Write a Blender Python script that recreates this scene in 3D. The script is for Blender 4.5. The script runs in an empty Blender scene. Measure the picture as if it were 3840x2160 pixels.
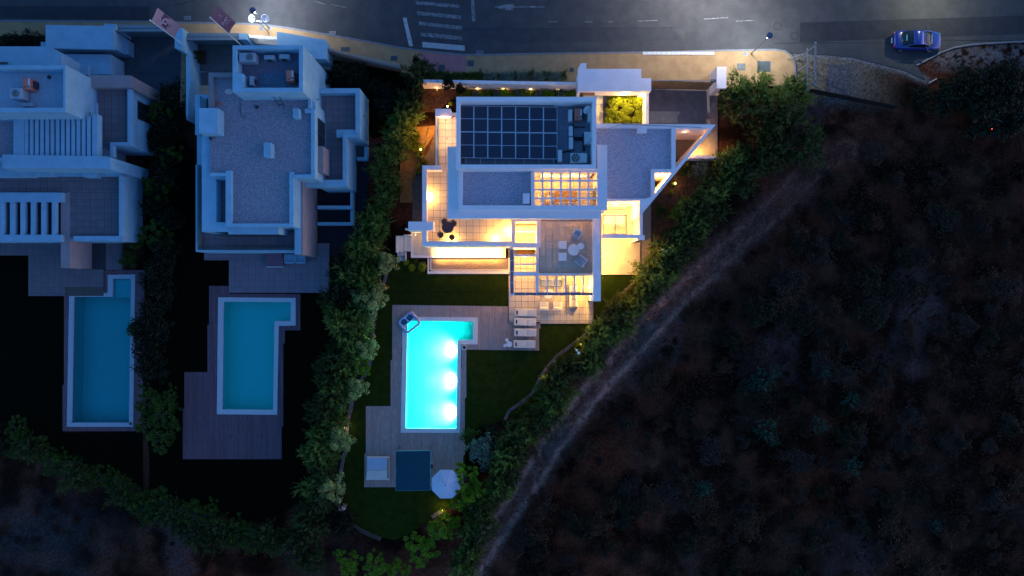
import bpy, math, random
import numpy as np
R = math.radians
random.seed(7)
rng = np.random.default_rng(7)
sc = bpy.context.scene
col = sc.collection

# ------------------------------------------------------------------ camera
H = 64.0            # height of the drone above the gardens
cd = bpy.data.cameras.new('camera'); cam = bpy.data.objects.new('camera', cd); col.objects.link(cam)
cam.location = (0, 0, H); cam.rotation_euler = (0, 0, 0)
cd.sensor_width = 36; cd.lens = 24.0; cd.clip_start = 0.5; cd.clip_end = 2000
sc.camera = cam
# ------------------------------------------------------------------ dusk sky
SUN_EL, SUN_AZ = 2.0, 100.0       # azimuth clockwise from north
w = bpy.data.worlds.new('World'); sc.world = w; w.use_nodes = True
nt = w.node_tree; bg = nt.nodes['Background']
sky = nt.nodes.new('ShaderNodeTexSky'); sky.sky_type = 'NISHITA'; sky.sun_disc = False
sky.sun_elevation = R(SUN_EL); sky.sun_rotation = R(SUN_AZ); sky.ozone_density = 4.2; sky.dust_density = 0.2; sky.air_density = 1.0
nt.links.new(sky.outputs[0], bg.inputs[0]); bg.inputs[1].default_value = 0.115
# faint after-glow from low in the east
sl = bpy.data.lights.new('sun', 'SUN'); sl.energy = 0.085; sl.angle = R(75); sl.color = (1.0, 0.50, 0.50)
so = bpy.data.objects.new('sun', sl); col.objects.link(so)
so.rotation_euler = (R(90 - SUN_EL), 0, R(180 - SUN_AZ))
sc.view_settings.view_transform = 'Standard'; sc.view_settings.look = 'None'
sc.view_settings.exposure = 3.0; sc.view_settings.gamma = 1.0; sc.view_settings.use_curve_mapping = False
sc.cycles.use_denoising = True
sc.cycles.sample_clamp_indirect = 4.0
sc.cycles.max_bounces = 6; sc.cycles.transparent_max_bounces = 12
LP = 0.125          # lamp powers below are written for exposure 0

# ------------------------------------------------------------------ helpers
def X(px, z=0.0): return (px - 1920) / 40.0 * (H - z) / H
def Y(py, z=0.0): return (1080 - py) / 40.0 * (H - z) / H
def P(px, py, z=0.0): return (X(px, z), Y(py, z))

class MB:
    def __init__(s): s.v = []; s.f = []
    def box(s, x0, y0, x1, y1, z0, z1):
        if x0 > x1: x0, x1 = x1, x0
        if y0 > y1: y0, y1 = y1, y0
        n = len(s.v)
        s.v += [(x0,y0,z0),(x1,y0,z0),(x1,y1,z0),(x0,y1,z0),(x0,y0,z1),(x1,y0,z1),(x1,y1,z1),(x0,y1,z1)]
        for f in ((0,3,2,1),(4,5,6,7),(0,1,5,4),(1,2,6,5),(2,3,7,6),(3,0,4,7)): s.f.append(tuple(n+i for i in f))
        return s
    def pb(s, x0, y0, x1, y1, z0, z1, ref=None):
        r = z1 if ref is None else ref
        return s.box(X(x0,r), Y(y0,r), X(x1,r), Y(y1,r), z0, z1)
    def prism(s, poly, z0, z1):
        a = sum(poly[i][0]*poly[(i+1)%len(poly)][1]-poly[(i+1)%len(poly)][0]*poly[i][1] for i in range(len(poly)))
        if a < 0: poly = poly[::-1]
        n = len(s.v); k = len(poly)
        s.v += [(x,y,z0) for x,y in poly] + [(x,y,z1) for x,y in poly]
        s.f.append(tuple(n+i for i in range(k-1,-1,-1))); s.f.append(tuple(n+k+i for i in range(k)))
        for i in range(k):
            j = (i+1)%k; s.f.append((n+i,n+j,n+k+j,n+k+i))
        return s
    def pp(s, poly, z0, z1, ref=None):
        r = z1 if ref is None else ref
        return s.prism([P(x,y,r) for x,y in poly], z0, z1)
    def ring(s, po, pi, z0, z1):           # two world polygons with the same count
        n = len(s.v); k = len(po)
        s.v += [(x,y,z0) for x,y in po]+[(x,y,z1) for x,y in po]+[(x,y,z0) for x,y in pi]+[(x,y,z1) for x,y in pi]
        for i in range(k):
            j = (i+1)%k
            s.f += [(n+i,n+j,n+k+j,n+k+i),(n+k+i,n+k+j,n+3*k+j,n+3*k+i),(n+2*k+j,n+2*k+i,n+3*k+i,n+3*k+j),(n+j,n+i,n+2*k+i,n+2*k+j)]
        return s
    def pring(s, o, i, z0, z1, ref=None):
        r = z1 if ref is None else ref
        def rp(q): x0,y0,x1,y1 = q; return [P(x0,y0,r),P(x0,y1,r),P(x1,y1,r),P(x1,y0,r)]
        return s.ring(rp(o), rp(i), z0, z1)
    def cyl(s, cx, cy, z0, z1, r0, r1=None, n=16, cap=True):
        r1 = r0 if r1 is None else r1; b = len(s.v)
        for r, z in ((r0,z0),(r1,z1)):
            for i in range(n):
                a = 2*math.pi*i/n; s.v.append((cx+r*math.cos(a), cy+r*math.sin(a), z))
        for i in range(n):
            j = (i+1)%n; s.f.append((b+i,b+j,b+n+j,b+n+i))
        if cap: s.f.append(tuple(b+i for i in range(n-1,-1,-1))); s.f.append(tuple(b+n+i for i in range(n)))
        return s
    def tube(s, a, c, r0, r1=None, n=8):
        r1 = r0 if r1 is None else r1
        a = np.array(a, float); c = np.array(c, float); d = c-a; d /= (np.linalg.norm(d)+1e-9)
        u = np.cross(d, (0,0,1) if abs(d[2]) < .9 else (1,0,0)); u /= np.linalg.norm(u); v = np.cross(d, u)
        b = len(s.v)
        for p, r in ((a,r0),(c,r1)):
            for i in range(n):
                t = 2*math.pi*i/n; s.v.append(tuple(p+r*(math.cos(t)*u+math.sin(t)*v)))
        for i in range(n):
            j = (i+1)%n; s.f.append((b+i,b+n+i,b+n+j,b+j))
        s.f.append(tuple(b+i for i in range(n))); s.f.append(tuple(b+n+i for i in range(n-1,-1,-1)))
        return s
    def path(s, pts, r, n=6):
        for a, b in zip(pts, pts[1:]): s.tube(a, b, r, r, n)
        return s
    def rbox(s, cx, cy, lx, ly, z0, z1, rz=0.0):      # box turned about z
        c, q = math.cos(rz), math.sin(rz)
        return s.prism([(cx+c*a-q*b, cy+q*a+c*b) for a,b in ((-lx/2,-ly/2),(lx/2,-ly/2),(lx/2,ly/2),(-lx/2,ly/2))], z0, z1)
    def mesh(s, name):
        m = bpy.data.meshes.new(name); m.from_pydata(s.v, [], s.f); m.update(); return m
    def build(s, name, mat, parent=None, loc=None, smooth=False, bevel=0):
        m = s.mesh(name); m.materials.append(mat)
        if smooth:
            for p in m.polygons: p.use_smooth = True
        o = bpy.data.objects.new(name, m); col.objects.link(o)
        if parent is not None: put(o, parent)
        if loc: o.location = loc
        if bevel:
            b = o.modifiers.new('bevel','BEVEL'); b.width = bevel; b.segments = 2; b.limit_method = 'ANGLE'
        return o

def put(o, parent):
    o.parent = parent
    l = parent.location
    p = parent
    tot = [0,0,0]
    while p is not None:
        tot = [tot[i]+p.location[i] for i in range(3)]; p = p.parent
    o.location = (o.location[0]-tot[0], o.location[1]-tot[1], o.location[2]-tot[2])

def thing(name, label, cat, loc=(0,0,0), group=None, rz=0):
    o = bpy.data.objects.new(name, None); col.objects.link(o); o.location = loc; o.empty_display_size = .3
    if rz: o.rotation_euler = (0,0,rz)
    o['label'] = label; o['category'] = cat
    if group: o['group'] = group
    return o
def tag(o, label, cat=None, group=None, kind=None):
    if label: o['label'] = label
    if cat: o['category'] = cat
    if group: o['group'] = group
    if kind: o['kind'] = kind
    return o
def struct(o, label=None):
    o['kind'] = 'structure'
    if label: o['label'] = label
    return o
def child(mb, name, mat, root, **k):
    """mb in the root's own local coordinates"""
    o = mb.build(name, mat, None, **k); o.parent = root; return o
def copy_tree(o, parent=None, top=True):
    c = o.copy(); col.objects.link(c); c.parent = parent
    for ch in o.children: copy_tree(ch, c, False)
    return c

# ------------------------------------------------------------------ materials
MT = {}
def mat(name, c, rough=.8, var=.12, scale=6.0, bump=0.0, bscale=None, spec=.3, metal=0.0, c2=None, island=0.0, detail=4.0, stretch=None, coat=0.0):
    m = bpy.data.materials.new(name); m.use_nodes = True; n = m.node_tree.nodes; l = m.node_tree.links
    b = n['Principled BSDF']; b.inputs['Roughness'].default_value = rough; b.inputs['Specular IOR Level'].default_value = spec
    b.inputs['Metallic'].default_value = metal; b.inputs['Coat Weight'].default_value = coat
    tc = n.new('ShaderNodeTexCoord'); mp = n.new('ShaderNodeMapping'); l.new(tc.outputs['Object'], mp.inputs[0])
    if stretch: mp.inputs['Scale'].default_value = stretch
    no = n.new('ShaderNodeTexNoise'); no.inputs['Scale'].default_value = scale; no.inputs['Detail'].default_value = detail; no.inputs['Roughness'].default_value = .6
    l.new(mp.outputs[0], no.inputs['Vector'])
    cr = n.new('ShaderNodeValToRGB'); l.new(no.outputs['Fac'], cr.inputs[0])
    if c2 is None:
        lo = tuple(max(0,x*(1-var)) for x in c); hi = tuple(min(1,x*(1+var)) for x in c)
    else: lo, hi = c, c2
    cr.color_ramp.elements[0].position = .32; cr.color_ramp.elements[1].position = .68
    cr.color_ramp.elements[0].color = (*lo,1); cr.color_ramp.elements[1].color = (*hi,1)
    out = cr.outputs[0]
    if island:
        g = n.new('ShaderNodeNewGeometry'); oi = n.new('ShaderNodeObjectInfo')
        ad = n.new('ShaderNodeMath'); ad.operation = 'ADD'; l.new(g.outputs['Random Per Island'], ad.inputs[0]); l.new(oi.outputs['Random'], ad.inputs[1])
        fr = n.new('ShaderNodeMath'); fr.operation = 'FRACT'; l.new(ad.outputs[0], fr.inputs[0])
        mr = n.new('ShaderNodeMapRange'); mr.inputs[3].default_value = 1-island; mr.inputs[4].default_value = 1+island; l.new(fr.outputs[0], mr.inputs[0])
        hs = n.new('ShaderNodeHueSaturation'); l.new(mr.outputs[0], hs.inputs['Value']); l.new(out, hs.inputs['Color']); out = hs.outputs[0]
    l.new(out, b.inputs['Base Color'])
    if bump:
        n2 = n.new('ShaderNodeTexNoise'); n2.inputs['Scale'].default_value = bscale or scale*5; n2.inputs['Detail'].default_value = 5; l.new(mp.outputs[0], n2.inputs['Vector'])
        bp = n.new('ShaderNodeBump'); bp.inputs['Strength'].default_value = bump; bp.inputs['Distance'].default_value = .05
        l.new(n2.outputs['Fac'], bp.inputs['Height']); l.new(bp.outputs[0], b.inputs['Normal'])
    MT[name] = m; return m
def emit(name, c, s):
    m = bpy.data.materials.new(name); m.use_nodes = True; b = m.node_tree.nodes['Principled BSDF']
    b.inputs['Base Color'].default_value = (*c,1); b.inputs['Emission Color'].default_value = (*c,1); b.inputs['Emission Strength'].default_value = s*LP
    MT[name] = m; return m
def glassy(name, tint, rough=.05, fac=.8, solid=None, nscale=0):
    m = bpy.data.materials.new(name); m.use_nodes = True; n = m.node_tree.nodes; l = m.node_tree.links
    n.remove(n['Principled BSDF']); o = n['Material Output']
    tr = n.new('ShaderNodeBsdfTransparent'); tr.inputs[0].default_value = (*tint,1)
    gl = n.new('ShaderNodeBsdfGlossy'); gl.inputs['Roughness'].default_value = rough
    fr = n.new('ShaderNodeFresnel'); fr.inputs[0].default_value = 1.33
    mx = n.new('ShaderNodeMixShader'); l.new(fr.outputs[0], mx.inputs[0]); l.new(tr.outputs[0], mx.inputs[1]); l.new(gl.outputs[0], mx.inputs[2])
    last = mx
    if solid:
        d = n.new('ShaderNodeBsdfDiffuse'); d.inputs[0].default_value = (*solid,1)
        m2 = n.new('ShaderNodeMixShader'); m2.inputs[0].default_value = 1-fac; l.new(mx.outputs[0], m2.inputs[1]); l.new(d.outputs[0], m2.inputs[2]); last = m2
    if nscale:
        tc = n.new('ShaderNodeTexCoord'); no = n.new('ShaderNodeTexNoise'); no.inputs['Scale'].default_value = nscale; l.new(tc.outputs['Object'], no.inputs['Vector'])
        bp = n.new('ShaderNodeBump'); bp.inputs['Strength'].default_value = .15; bp.inputs['Distance'].default_value = .1; l.new(no.outputs[0], bp.inputs['Height']); l.new(bp.outputs[0], gl.inputs['Normal']); l.new(bp.outputs[0], fr.inputs['Normal'])
    l.new(last.outputs[0], o.inputs[0]); MT[name] = m; return m

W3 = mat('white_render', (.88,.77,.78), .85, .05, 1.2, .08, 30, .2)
W2 = mat('vignette_blue_render', (.27,.46,.58), .9, .09, 1.1, .1, 30, .15)  # neighbour walls: dusk blue and vignette dimming put into the colour
W1 = mat('vignette_deep_render', (.24,.41,.53), .9, .09, 1.1, .1, 30, .15)  # outermost villa: the same dimming put deeper into the wall colour
MAUVE = mat('taupe_render', (.30,.24,.25), .9, .08, 1.0, .1, 30, .15)
GRAV3 = mat('roof_gravel', (.24,.22,.26), .95, c2=(.66,.60,.70), scale=11, detail=8, bump=.8, bscale=14, spec=.2)
GRAV2 = mat('old_roof_gravel', (.17,.15,.19), .95, c2=(.42,.37,.42), scale=11, detail=8, bump=.8, bscale=14, spec=.2)
GRAVB = mat('tan_gravel', (.20,.14,.10), .95, c2=(.46,.34,.24), scale=18, detail=8, bump=.8, bscale=14, spec=.2)
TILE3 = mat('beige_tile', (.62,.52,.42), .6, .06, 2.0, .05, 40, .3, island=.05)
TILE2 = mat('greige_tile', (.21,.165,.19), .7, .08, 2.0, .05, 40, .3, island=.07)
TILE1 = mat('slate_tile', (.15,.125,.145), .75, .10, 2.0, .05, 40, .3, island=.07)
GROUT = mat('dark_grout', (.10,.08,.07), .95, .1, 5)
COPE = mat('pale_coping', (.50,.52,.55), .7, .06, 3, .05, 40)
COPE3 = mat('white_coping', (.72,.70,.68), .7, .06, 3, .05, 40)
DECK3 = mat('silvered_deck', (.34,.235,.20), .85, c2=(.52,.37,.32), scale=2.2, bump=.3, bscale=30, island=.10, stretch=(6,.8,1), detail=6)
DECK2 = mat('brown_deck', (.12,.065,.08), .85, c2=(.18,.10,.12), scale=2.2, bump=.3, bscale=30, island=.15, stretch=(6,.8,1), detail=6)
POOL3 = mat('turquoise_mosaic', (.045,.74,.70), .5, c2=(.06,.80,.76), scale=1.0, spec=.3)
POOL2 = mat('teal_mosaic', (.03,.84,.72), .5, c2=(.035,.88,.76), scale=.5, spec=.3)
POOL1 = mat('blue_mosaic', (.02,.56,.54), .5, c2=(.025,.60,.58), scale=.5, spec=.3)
WATER = glassy('pool_water', (.80,.97,1.0), .02, nscale=3)
GLASS = glassy('clear_glass', (.85,.93,.92), .02, .9, (.5,.6,.62))
FROST = glassy('skylight_glass', (.93,.93,.88), .05, .85, (.8,.8,.75))
ALU = mat('brushed_aluminium', (.45,.48,.5), .4, .05, 5, spec=.5, metal=.6)
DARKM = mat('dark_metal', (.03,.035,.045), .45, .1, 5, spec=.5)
STEEL = mat('galvanised_steel', (.22,.24,.26), .5, .12, 4, spec=.5, metal=.3)
ACW = mat('cream_casing', (.55,.57,.58), .5, .05, 4)
ACG = mat('old_casing', (.30,.36,.42), .5, .05, 4)
REDB = mat('faded_red_casing', (.55,.17,.12), .55, .12, 4)
WHP = mat('white_paint', (.80,.80,.80), .5, .03, 4)
BLK = mat('black_rubber', (.012,.012,.014), .6, .2, 5)
WGREY = mat('grey_wicker', (.33,.32,.33), .8, .10, 40, .4, 60)
CUSH = mat('cream_cushion', (.66,.62,.56), .9, .05, 8, .15, 30)
CUSHG = mat('grey_cushion', (.34,.38,.46), .9, .06, 8, .15, 30)
BRWN = mat('brown_laminate', (.085,.045,.05), .55, .1, 6)
WOOD = mat('warm_wood', (.28,.15,.07), .7, .2, 3, .1, 30, stretch=(1,8,1))
NAVY = mat('navy_canvas', (.004,.050,.075), .9, .06, 1.5, .1, 60)
UMB = mat('pale_canvas', (.60,.58,.66), .9, .04, 2, .1, 60, island=.05)
ASPH = mat('asphalt', (.042,.044,.050), .9, c2=(.062,.064,.072), scale=.8, bump=.3, bscale=60, detail=8)
ASPHP = mat('patched_asphalt', (.022,.024,.032), .9, c2=(.034,.036,.045), scale=1.2, bump=.3, bscale=60, detail=8)
KERB = mat('concrete_kerb', (.16,.17,.20), .9, .15, 3, .2, 40)
PAVE = mat('ochre_paving', (.27,.165,.085), .85, c2=(.36,.235,.125), scale=1.1, bump=.2, bscale=40, detail=8)
PAVEP = mat('pink_paving', (.30,.12,.13), .85, c2=(.38,.17,.18), scale=1.1, bump=.2, bscale=40, detail=8)
PAINT = mat('worn_road_paint', (.05,.055,.06), .8, c2=(.24,.26,.28), scale=3.2, detail=8)
PAINTF = mat('fresh_road_paint', (.26,.28,.30), .8, c2=(.42,.44,.46), scale=4, detail=6)
DRIVE = mat('printed_concrete', (.135,.105,.105), .85, c2=(.21,.165,.16), scale=1.5, bump=.3, bscale=30, detail=8)
DRIVEL = mat('pale_concrete', (.36,.30,.24), .85, .12, 3, .2, 40)
DRIVE2 = mat('grey_driveway', (.10,.095,.10), .85, c2=(.15,.14,.145), scale=2, bump=.2, bscale=30)
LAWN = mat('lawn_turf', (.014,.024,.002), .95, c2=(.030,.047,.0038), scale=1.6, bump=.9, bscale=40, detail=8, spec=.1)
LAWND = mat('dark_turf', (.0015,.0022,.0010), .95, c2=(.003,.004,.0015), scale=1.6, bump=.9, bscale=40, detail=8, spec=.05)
BARK = mat('bark', (.09,.07,.055), .95, .3, 6, .5, 30)
SOILW = mat('mulch_soil', (.045,.020,.012), .95, c2=(.13,.06,.035), scale=4, bump=.9, bscale=20, detail=9, spec=.1)
SOILO = mat('ochre_soil', (.16,.08,.03), .95, c2=(.26,.14,.05), scale=3, bump=.6, bscale=20, detail=9, spec=.1)
STONE = mat('limestone_edge', (.09,.075,.07), .9, c2=(.24,.20,.18), scale=2, bump=.5, bscale=14)
PLASTIC = mat('patterned_vinyl', (.04,.22,.42), .35, c2=(.70,.66,.85), scale=7, detail=2, spec=.5)
SOLAR = mat('solar_cells', (.022,.028,.048), .25, c2=(.040,.046,.072), scale=30, stretch=(1,3,1), spec=.5)
ALUB = mat('anodised_frame', (.62,.74,.86), .4, .05, 4, spec=.5)
BANP = mat('pink_banner', (.42,.26,.30), .9, .06, 3)
BAND = mat('plum_banner', (.19,.10,.14), .9, .06, 3)
BANM = mat('banner_print', (.11,.055,.09), .9, .06, 3)
BANL = mat('banner_lettering', (.52,.42,.48), .9, .06, 3)
SKIN = mat('skin', (.42,.24,.17), .6, .05, 10)
HAIR = mat('dark_hair', (.012,.009,.009), .5, .2, 30)
CARP = mat('blue_car_paint', (.003,.018,.20), .25, .03, 3, spec=.6, coat=1.0)
CARG = mat('car_glass', (.006,.012,.018), .08, .1, 3, spec=.7)
ROPE = mat('rattan', (.20,.11,.05), .8, .15, 20)
CURT = mat('linen_curtain', (.70,.64,.54), .9, .05, 8)
BULB_W = emit('warm_bulb', (1,.72,.32), 60)
BULB_C = emit('cool_bulb', (.80,.93,1), 60)
BULB_Y = emit('amber_bulb', (1,.62,.12), 60)
PANE_L = emit('lit_pane', (1,.62,.26), 1.5)
COVE = emit('cove_strip', (1,.72,.30), 2.6)
PHONE = emit('phone_screen', (.55,.45,1), 14)
RED = emit('red_led', (1,.05,.05), 14)
PANE_D = mat('dark_pane', (.010,.016,.022), .08, .05, 3, spec=.7)

def leafmat(name, c, c2, rough=.65, trans=.25):
    m = mat(name, c, rough, c2=c2, scale=1.3, island=.38, spec=.25, detail=3)
    n = m.node_tree.nodes; l = m.node_tree.links; b = n['Principled BSDF']; o = n['Material Output']
    t = n.new('ShaderNodeBsdfTranslucent'); src = b.inputs['Base Color'].links[0].from_socket; l.new(src, t.inputs[0])
    mx = n.new('ShaderNodeMixShader'); mx.inputs[0].default_value = trans; l.new(b.outputs[0], mx.inputs[1]); l.new(t.outputs[0], mx.inputs[2]); l.new(mx.outputs[0], o.inputs[0])
    return m
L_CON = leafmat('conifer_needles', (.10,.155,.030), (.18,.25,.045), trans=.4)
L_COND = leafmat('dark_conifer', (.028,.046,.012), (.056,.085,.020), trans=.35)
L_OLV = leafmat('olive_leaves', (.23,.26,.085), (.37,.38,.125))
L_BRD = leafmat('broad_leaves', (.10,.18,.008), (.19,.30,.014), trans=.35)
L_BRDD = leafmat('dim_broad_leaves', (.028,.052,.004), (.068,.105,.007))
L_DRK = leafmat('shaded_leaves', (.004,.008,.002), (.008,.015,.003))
L_BOX = leafmat('box_leaves', (.20,.23,.008), (.32,.34,.012))
L_GRY = leafmat('silver_leaves', (.10,.14,.11), (.17,.22,.17))
L_TEAL = leafmat('blue_green_leaves', (.012,.055,.036), (.025,.085,.055))
L_TWG = leafmat('grey_brown_twigs', (.026,.012,.007), (.070,.034,.021))
L_RUS = leafmat('rusty_scrub', (.045,.016,.006), (.10,.040,.016))
L_DGN = leafmat('dull_green_scrub', (.010,.011,.003), (.022,.022,.006))
L_DRY = leafmat('dry_stems', (.030,.012,.006), (.085,.036,.020))
L_GRS = leafmat('ornamental_grass', (.08,.10,.015), (.15,.18,.025))

# ------------------------------------------------------------------ ground: one sheet with the soil, the track and the verge colours
def seg_d(px, py, pts):
    d = np.full(px.shape, 1e9)
    for (ax,ay),(bx,by) in zip(pts, pts[1:]):
        vx, vy = bx-ax, by-ay; t = np.clip(((px-ax)*vx+(py-ay)*vy)/(vx*vx+vy*vy), 0, 1)
        d = np.minimum(d, np.hypot(px-ax-t*vx, py-ay-t*vy))
    return d
def vnoise(x, y, s, seed):
    r = np.random.default_rng(seed); g = r.random((128,128))
    u = (x*s) % 127; v = (y*s) % 127; i = u.astype(int); j = v.astype(int); fu = u-i; fv = v-j
    fu = fu*fu*(3-2*fu); fv = fv*fv*(3-2*fv)
    return (g[i,j]*(1-fu)*(1-fv)+g[(i+1)%128,j]*fu*(1-fv)+g[i,(j+1)%128]*(1-fu)*fv+g[(i+1)%128,(j+1)%128]*fu*fv)
def fbm(x, y, s, seed): return sum(vnoise(x+100, y+100, s*2**k, seed+k)*.5**k for k in range(4))/1.875

TRACK = [(1700,2230),(1850,2010),(1960,1850),(2090,1640),(2230,1460),(2400,1270),(2570,1090),(2740,930),(2900,790),(2990,690),(3060,620),(3180,560)]
PALE = [(1760,2160),(1850,2010),(1960,1850),(2090,1640),(2230,1460),(2400,1270),(2480,1180)]
VERGE = [(2985,200),(3100,205),(3200,215),(3300,240),(3390,262),(3470,300)]
nx, ny = 500, 300
xs = np.linspace(-56, 56, nx); ys = np.linspace(-32, 30, ny)
gx, gy = np.meshgrid(xs, ys, indexing='ij')
ppx = gx*40+1920; ppy = 1080-gy*40
dt = seg_d(ppx, ppy, TRACK); dp = seg_d(ppx, ppy, PALE)
n1 = fbm(gx, gy, .25, 3); n2 = fbm(gx, gy, 1.1, 9); n3 = fbm(gx, gy, 3.0, 21)
soil = np.stack([.015+.045*n1*n2, .006+.015*n1*n2, .0035+.010*n1*n2], -1)
redd = np.clip((fbm(gx,gy,.12,55)-.5)*5, 0, 1)[...,None]
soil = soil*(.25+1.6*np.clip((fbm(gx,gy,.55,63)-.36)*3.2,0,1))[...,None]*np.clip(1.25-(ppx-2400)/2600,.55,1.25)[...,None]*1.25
soil = soil*(1-redd) + soil*np.array([1.5,1.0,.75])*redd
bare = (np.clip((fbm(gx,gy,.16,77)-.60)*7,0,1)*(n3>.35))[...,None]
soil = soil*(1-bare) + np.array([.075,.040,.036])*bare
tr = np.clip(1.1-dt/(60+50*n2), 0, 1)**1.3
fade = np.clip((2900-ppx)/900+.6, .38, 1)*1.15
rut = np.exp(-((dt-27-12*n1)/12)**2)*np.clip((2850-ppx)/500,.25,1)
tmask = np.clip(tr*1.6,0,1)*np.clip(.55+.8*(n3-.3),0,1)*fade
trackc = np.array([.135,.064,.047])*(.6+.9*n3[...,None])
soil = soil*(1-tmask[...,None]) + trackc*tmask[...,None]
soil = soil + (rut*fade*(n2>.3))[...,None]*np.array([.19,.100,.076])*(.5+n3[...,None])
pm = np.clip(1-dp/20,0,1)*np.clip((n2-.46)*6,0,1)*np.clip((fbm(gx,gy,.35,91)-.42)*6,0,1)
soil = soil*(1-pm[...,None]) + np.array([.34,.20,.16])*(.6+.8*n3[...,None])*pm[...,None]
# south-west clearing
cl = np.clip(1-np.hypot((ppx-150)/420,(ppy-2010)/200),0,1)*np.clip((n2-.25)*3,0,1)
cl = np.maximum(cl, np.exp(-(seg_d(ppx,ppy,[(-60,2060),(150,2110),(300,2150),(420,2200)])/26)**2)*.6)
soil = soil*(1-cl[...,None]) + np.array([.036,.034,.036])*cl[...,None]
# rough verge at the road's end
inv = ((ppx>2975)&(ppy<420)&(ppx<3420)&(ppy>150+(ppx-2975)*.05)).astype(float)*np.clip((3400-ppx)/250,0,1)*np.clip((400+(ppx-2975)*.1-ppy)/60,0,1)
vc = np.array([.15,.12,.085])*(.75+.5*n3[...,None]); 
soil = soil*(1-inv[...,None]) + vc*inv[...,None]
pb_ = np.exp(-(seg_d(ppx,ppy,VERGE)/15)**2)
soil = soil*(1-pb_[...,None]) + np.array([.15,.15,.16])*pb_[...,None]
dark = ((ppx>3105)&(ppx<3250)&(ppy>238)&(ppy<385)).astype(float)*np.clip((3250-ppx)/90,0,1)
soil = soil*(1-dark[...,None]) + np.array([.095,.09,.10])*dark[...,None]
slope = (np.clip(1-seg_d(ppx,ppy,[(3540,215),(3700,205),(3900,200)])/75,0,1)*(n3>.42))
soil = soil*(1-slope[...,None]) + np.array([.10,.095,.105])*slope[...,None]
inside = (ppx>2940)|(dt<150)|(ppx>2100+ (2100-ppy)*0.0)
hz = (n2-.5)*.22+(n1-.5)*.3
onhill = np.clip((dt+ (ppx-1920-(1700-ppy)*.8)*1.0)/200,0,1)*((ppx+ppy*.8)>3250)*(ppy>480)
z = -.06 + hz*onhill*.8 - .05*rut*(ppy>480)
verts = np.stack([gx, gy, z], -1).reshape(-1,3)
idx = np.arange(nx*ny).reshape(nx,ny)
faces = np.stack([idx[:-1,:-1], idx[1:,:-1], idx[1:,1:], idx[:-1,1:]], -1).reshape(-1,4)
def inpoly(px, py, pl):
    r = np.zeros(px.shape, bool)
    for (ax,ay),(bx,by) in zip(pl, pl[1:]+pl[:1]):
        c = (ay > py) != (by > py); r ^= c & (px < (bx-ax)*(py-ay)/((by-ay) if by != ay else 1e-9)+ax)
    return r
POOLS = [[(1516,1196),(1784,1198),(1782,1283),(1722,1283),(1718,1615),(1512,1614)],[(828,1123),(1100,1125),(1100,1212),(1038,1213),(1032,1546),(823,1544)],[(269,1105),(414,1107),(414,1038),(500,1037),(492,1592),(260,1592)]]
fcx = ppx[:-1,:-1].ravel()+4.5; fcy = ppy[:-1,:-1].ravel()-4; keepf = np.ones(len(faces), bool)
for pl in POOLS: keepf &= ~inpoly(fcx, fcy, pl)
faces = faces[keepf]
def with_hole(outer, hole):
    """one polygon that runs round the outline, cuts across to the opening and runs back round it"""
    A = lambda pl: sum(pl[i][0]*pl[(i+1)%len(pl)][1]-pl[(i+1)%len(pl)][0]*pl[i][1] for i in range(len(pl)))
    if A(outer)*A(hole) > 0: hole = hole[::-1]
    i, j = min(((i,j) for i in range(len(outer)) for j in range(len(hole))), key=lambda t: math.dist(outer[t[0]], hole[t[1]]))
    return outer[:i+1]+hole[j:]+hole[:j+1]+outer[i:]
def fastmesh(name, verts, faces):
    m = bpy.data.meshes.new(name); k = faces.shape[1]
    m.vertices.add(len(verts)); m.vertices.foreach_set('co', np.ascontiguousarray(verts, np.float32).ravel())
    m.loops.add(faces.size); m.loops.foreach_set('vertex_index', np.ascontiguousarray(faces, np.int32).ravel())
    m.polygons.add(len(faces)); m.polygons.foreach_set('loop_start', np.arange(0, faces.size, k, dtype=np.int32)); m.polygons.foreach_set('loop_total', np.full(len(faces), k, np.int32))
    m.update(calc_edges=True); return m
gm = fastmesh('ground', verts, faces)
ca = gm.color_attributes.new('soil_colour', 'FLOAT_COLOR', 'POINT')
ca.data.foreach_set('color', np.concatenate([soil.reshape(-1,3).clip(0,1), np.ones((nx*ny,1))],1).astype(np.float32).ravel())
GR = mat('ground_soil', (.5,.5,.5), .97, c2=(1.5,1.5,1.5), scale=5, bump=1.0, bscale=9, detail=9, spec=.08)
n = GR.node_tree.nodes; l = GR.node_tree.links; b = n['Principled BSDF']; src = b.inputs['Base Color'].links[0].from_socket
at = n.new('ShaderNodeAttribute'); at.attribute_name = 'soil_colour'
mu = n.new('ShaderNodeMix'); mu.data_type = 'RGBA'; mu.blend_type = 'MULTIPLY'; mu.inputs[0].default_value = 1
n['Color Ramp'].color_ramp.elements[0].color = (.45,.45,.45,1); n['Color Ramp'].color_ramp.elements[1].color = (1.5,1.5,1.5,1)
l.new(at.outputs['Color'], mu.inputs[6]); l.new(src, mu.inputs[7]); l.new(mu.outputs[2], b.inputs['Base Color'])
gm.materials.append(GR); go = bpy.data.objects.new('ground', gm); col.objects.link(go); struct(go)
FARS = mat('distant_hillside', (.022,.010,.007), .97, c2=(.050,.022,.014), scale=.15, bump=.5, detail=9)
far = MB()
a0, b0, a1, b1 = -56, -32, 56, 30; F = 900
far.ring([(-F,-F),(F,-F),(F,F),(-F,F)], [(a0+.2,b0+.2),(a1-.2,b0+.2),(a1-.2,b1-.2),(a0+.2,b1-.2)], -1.0, -.12)
struct(far.build('hillside', FARS))

def sheet(name, poly, z, m, label=None, th=.05):
    return struct(MB().pp(poly, z-th, z, ref=z).build(name, m), label)

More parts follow.
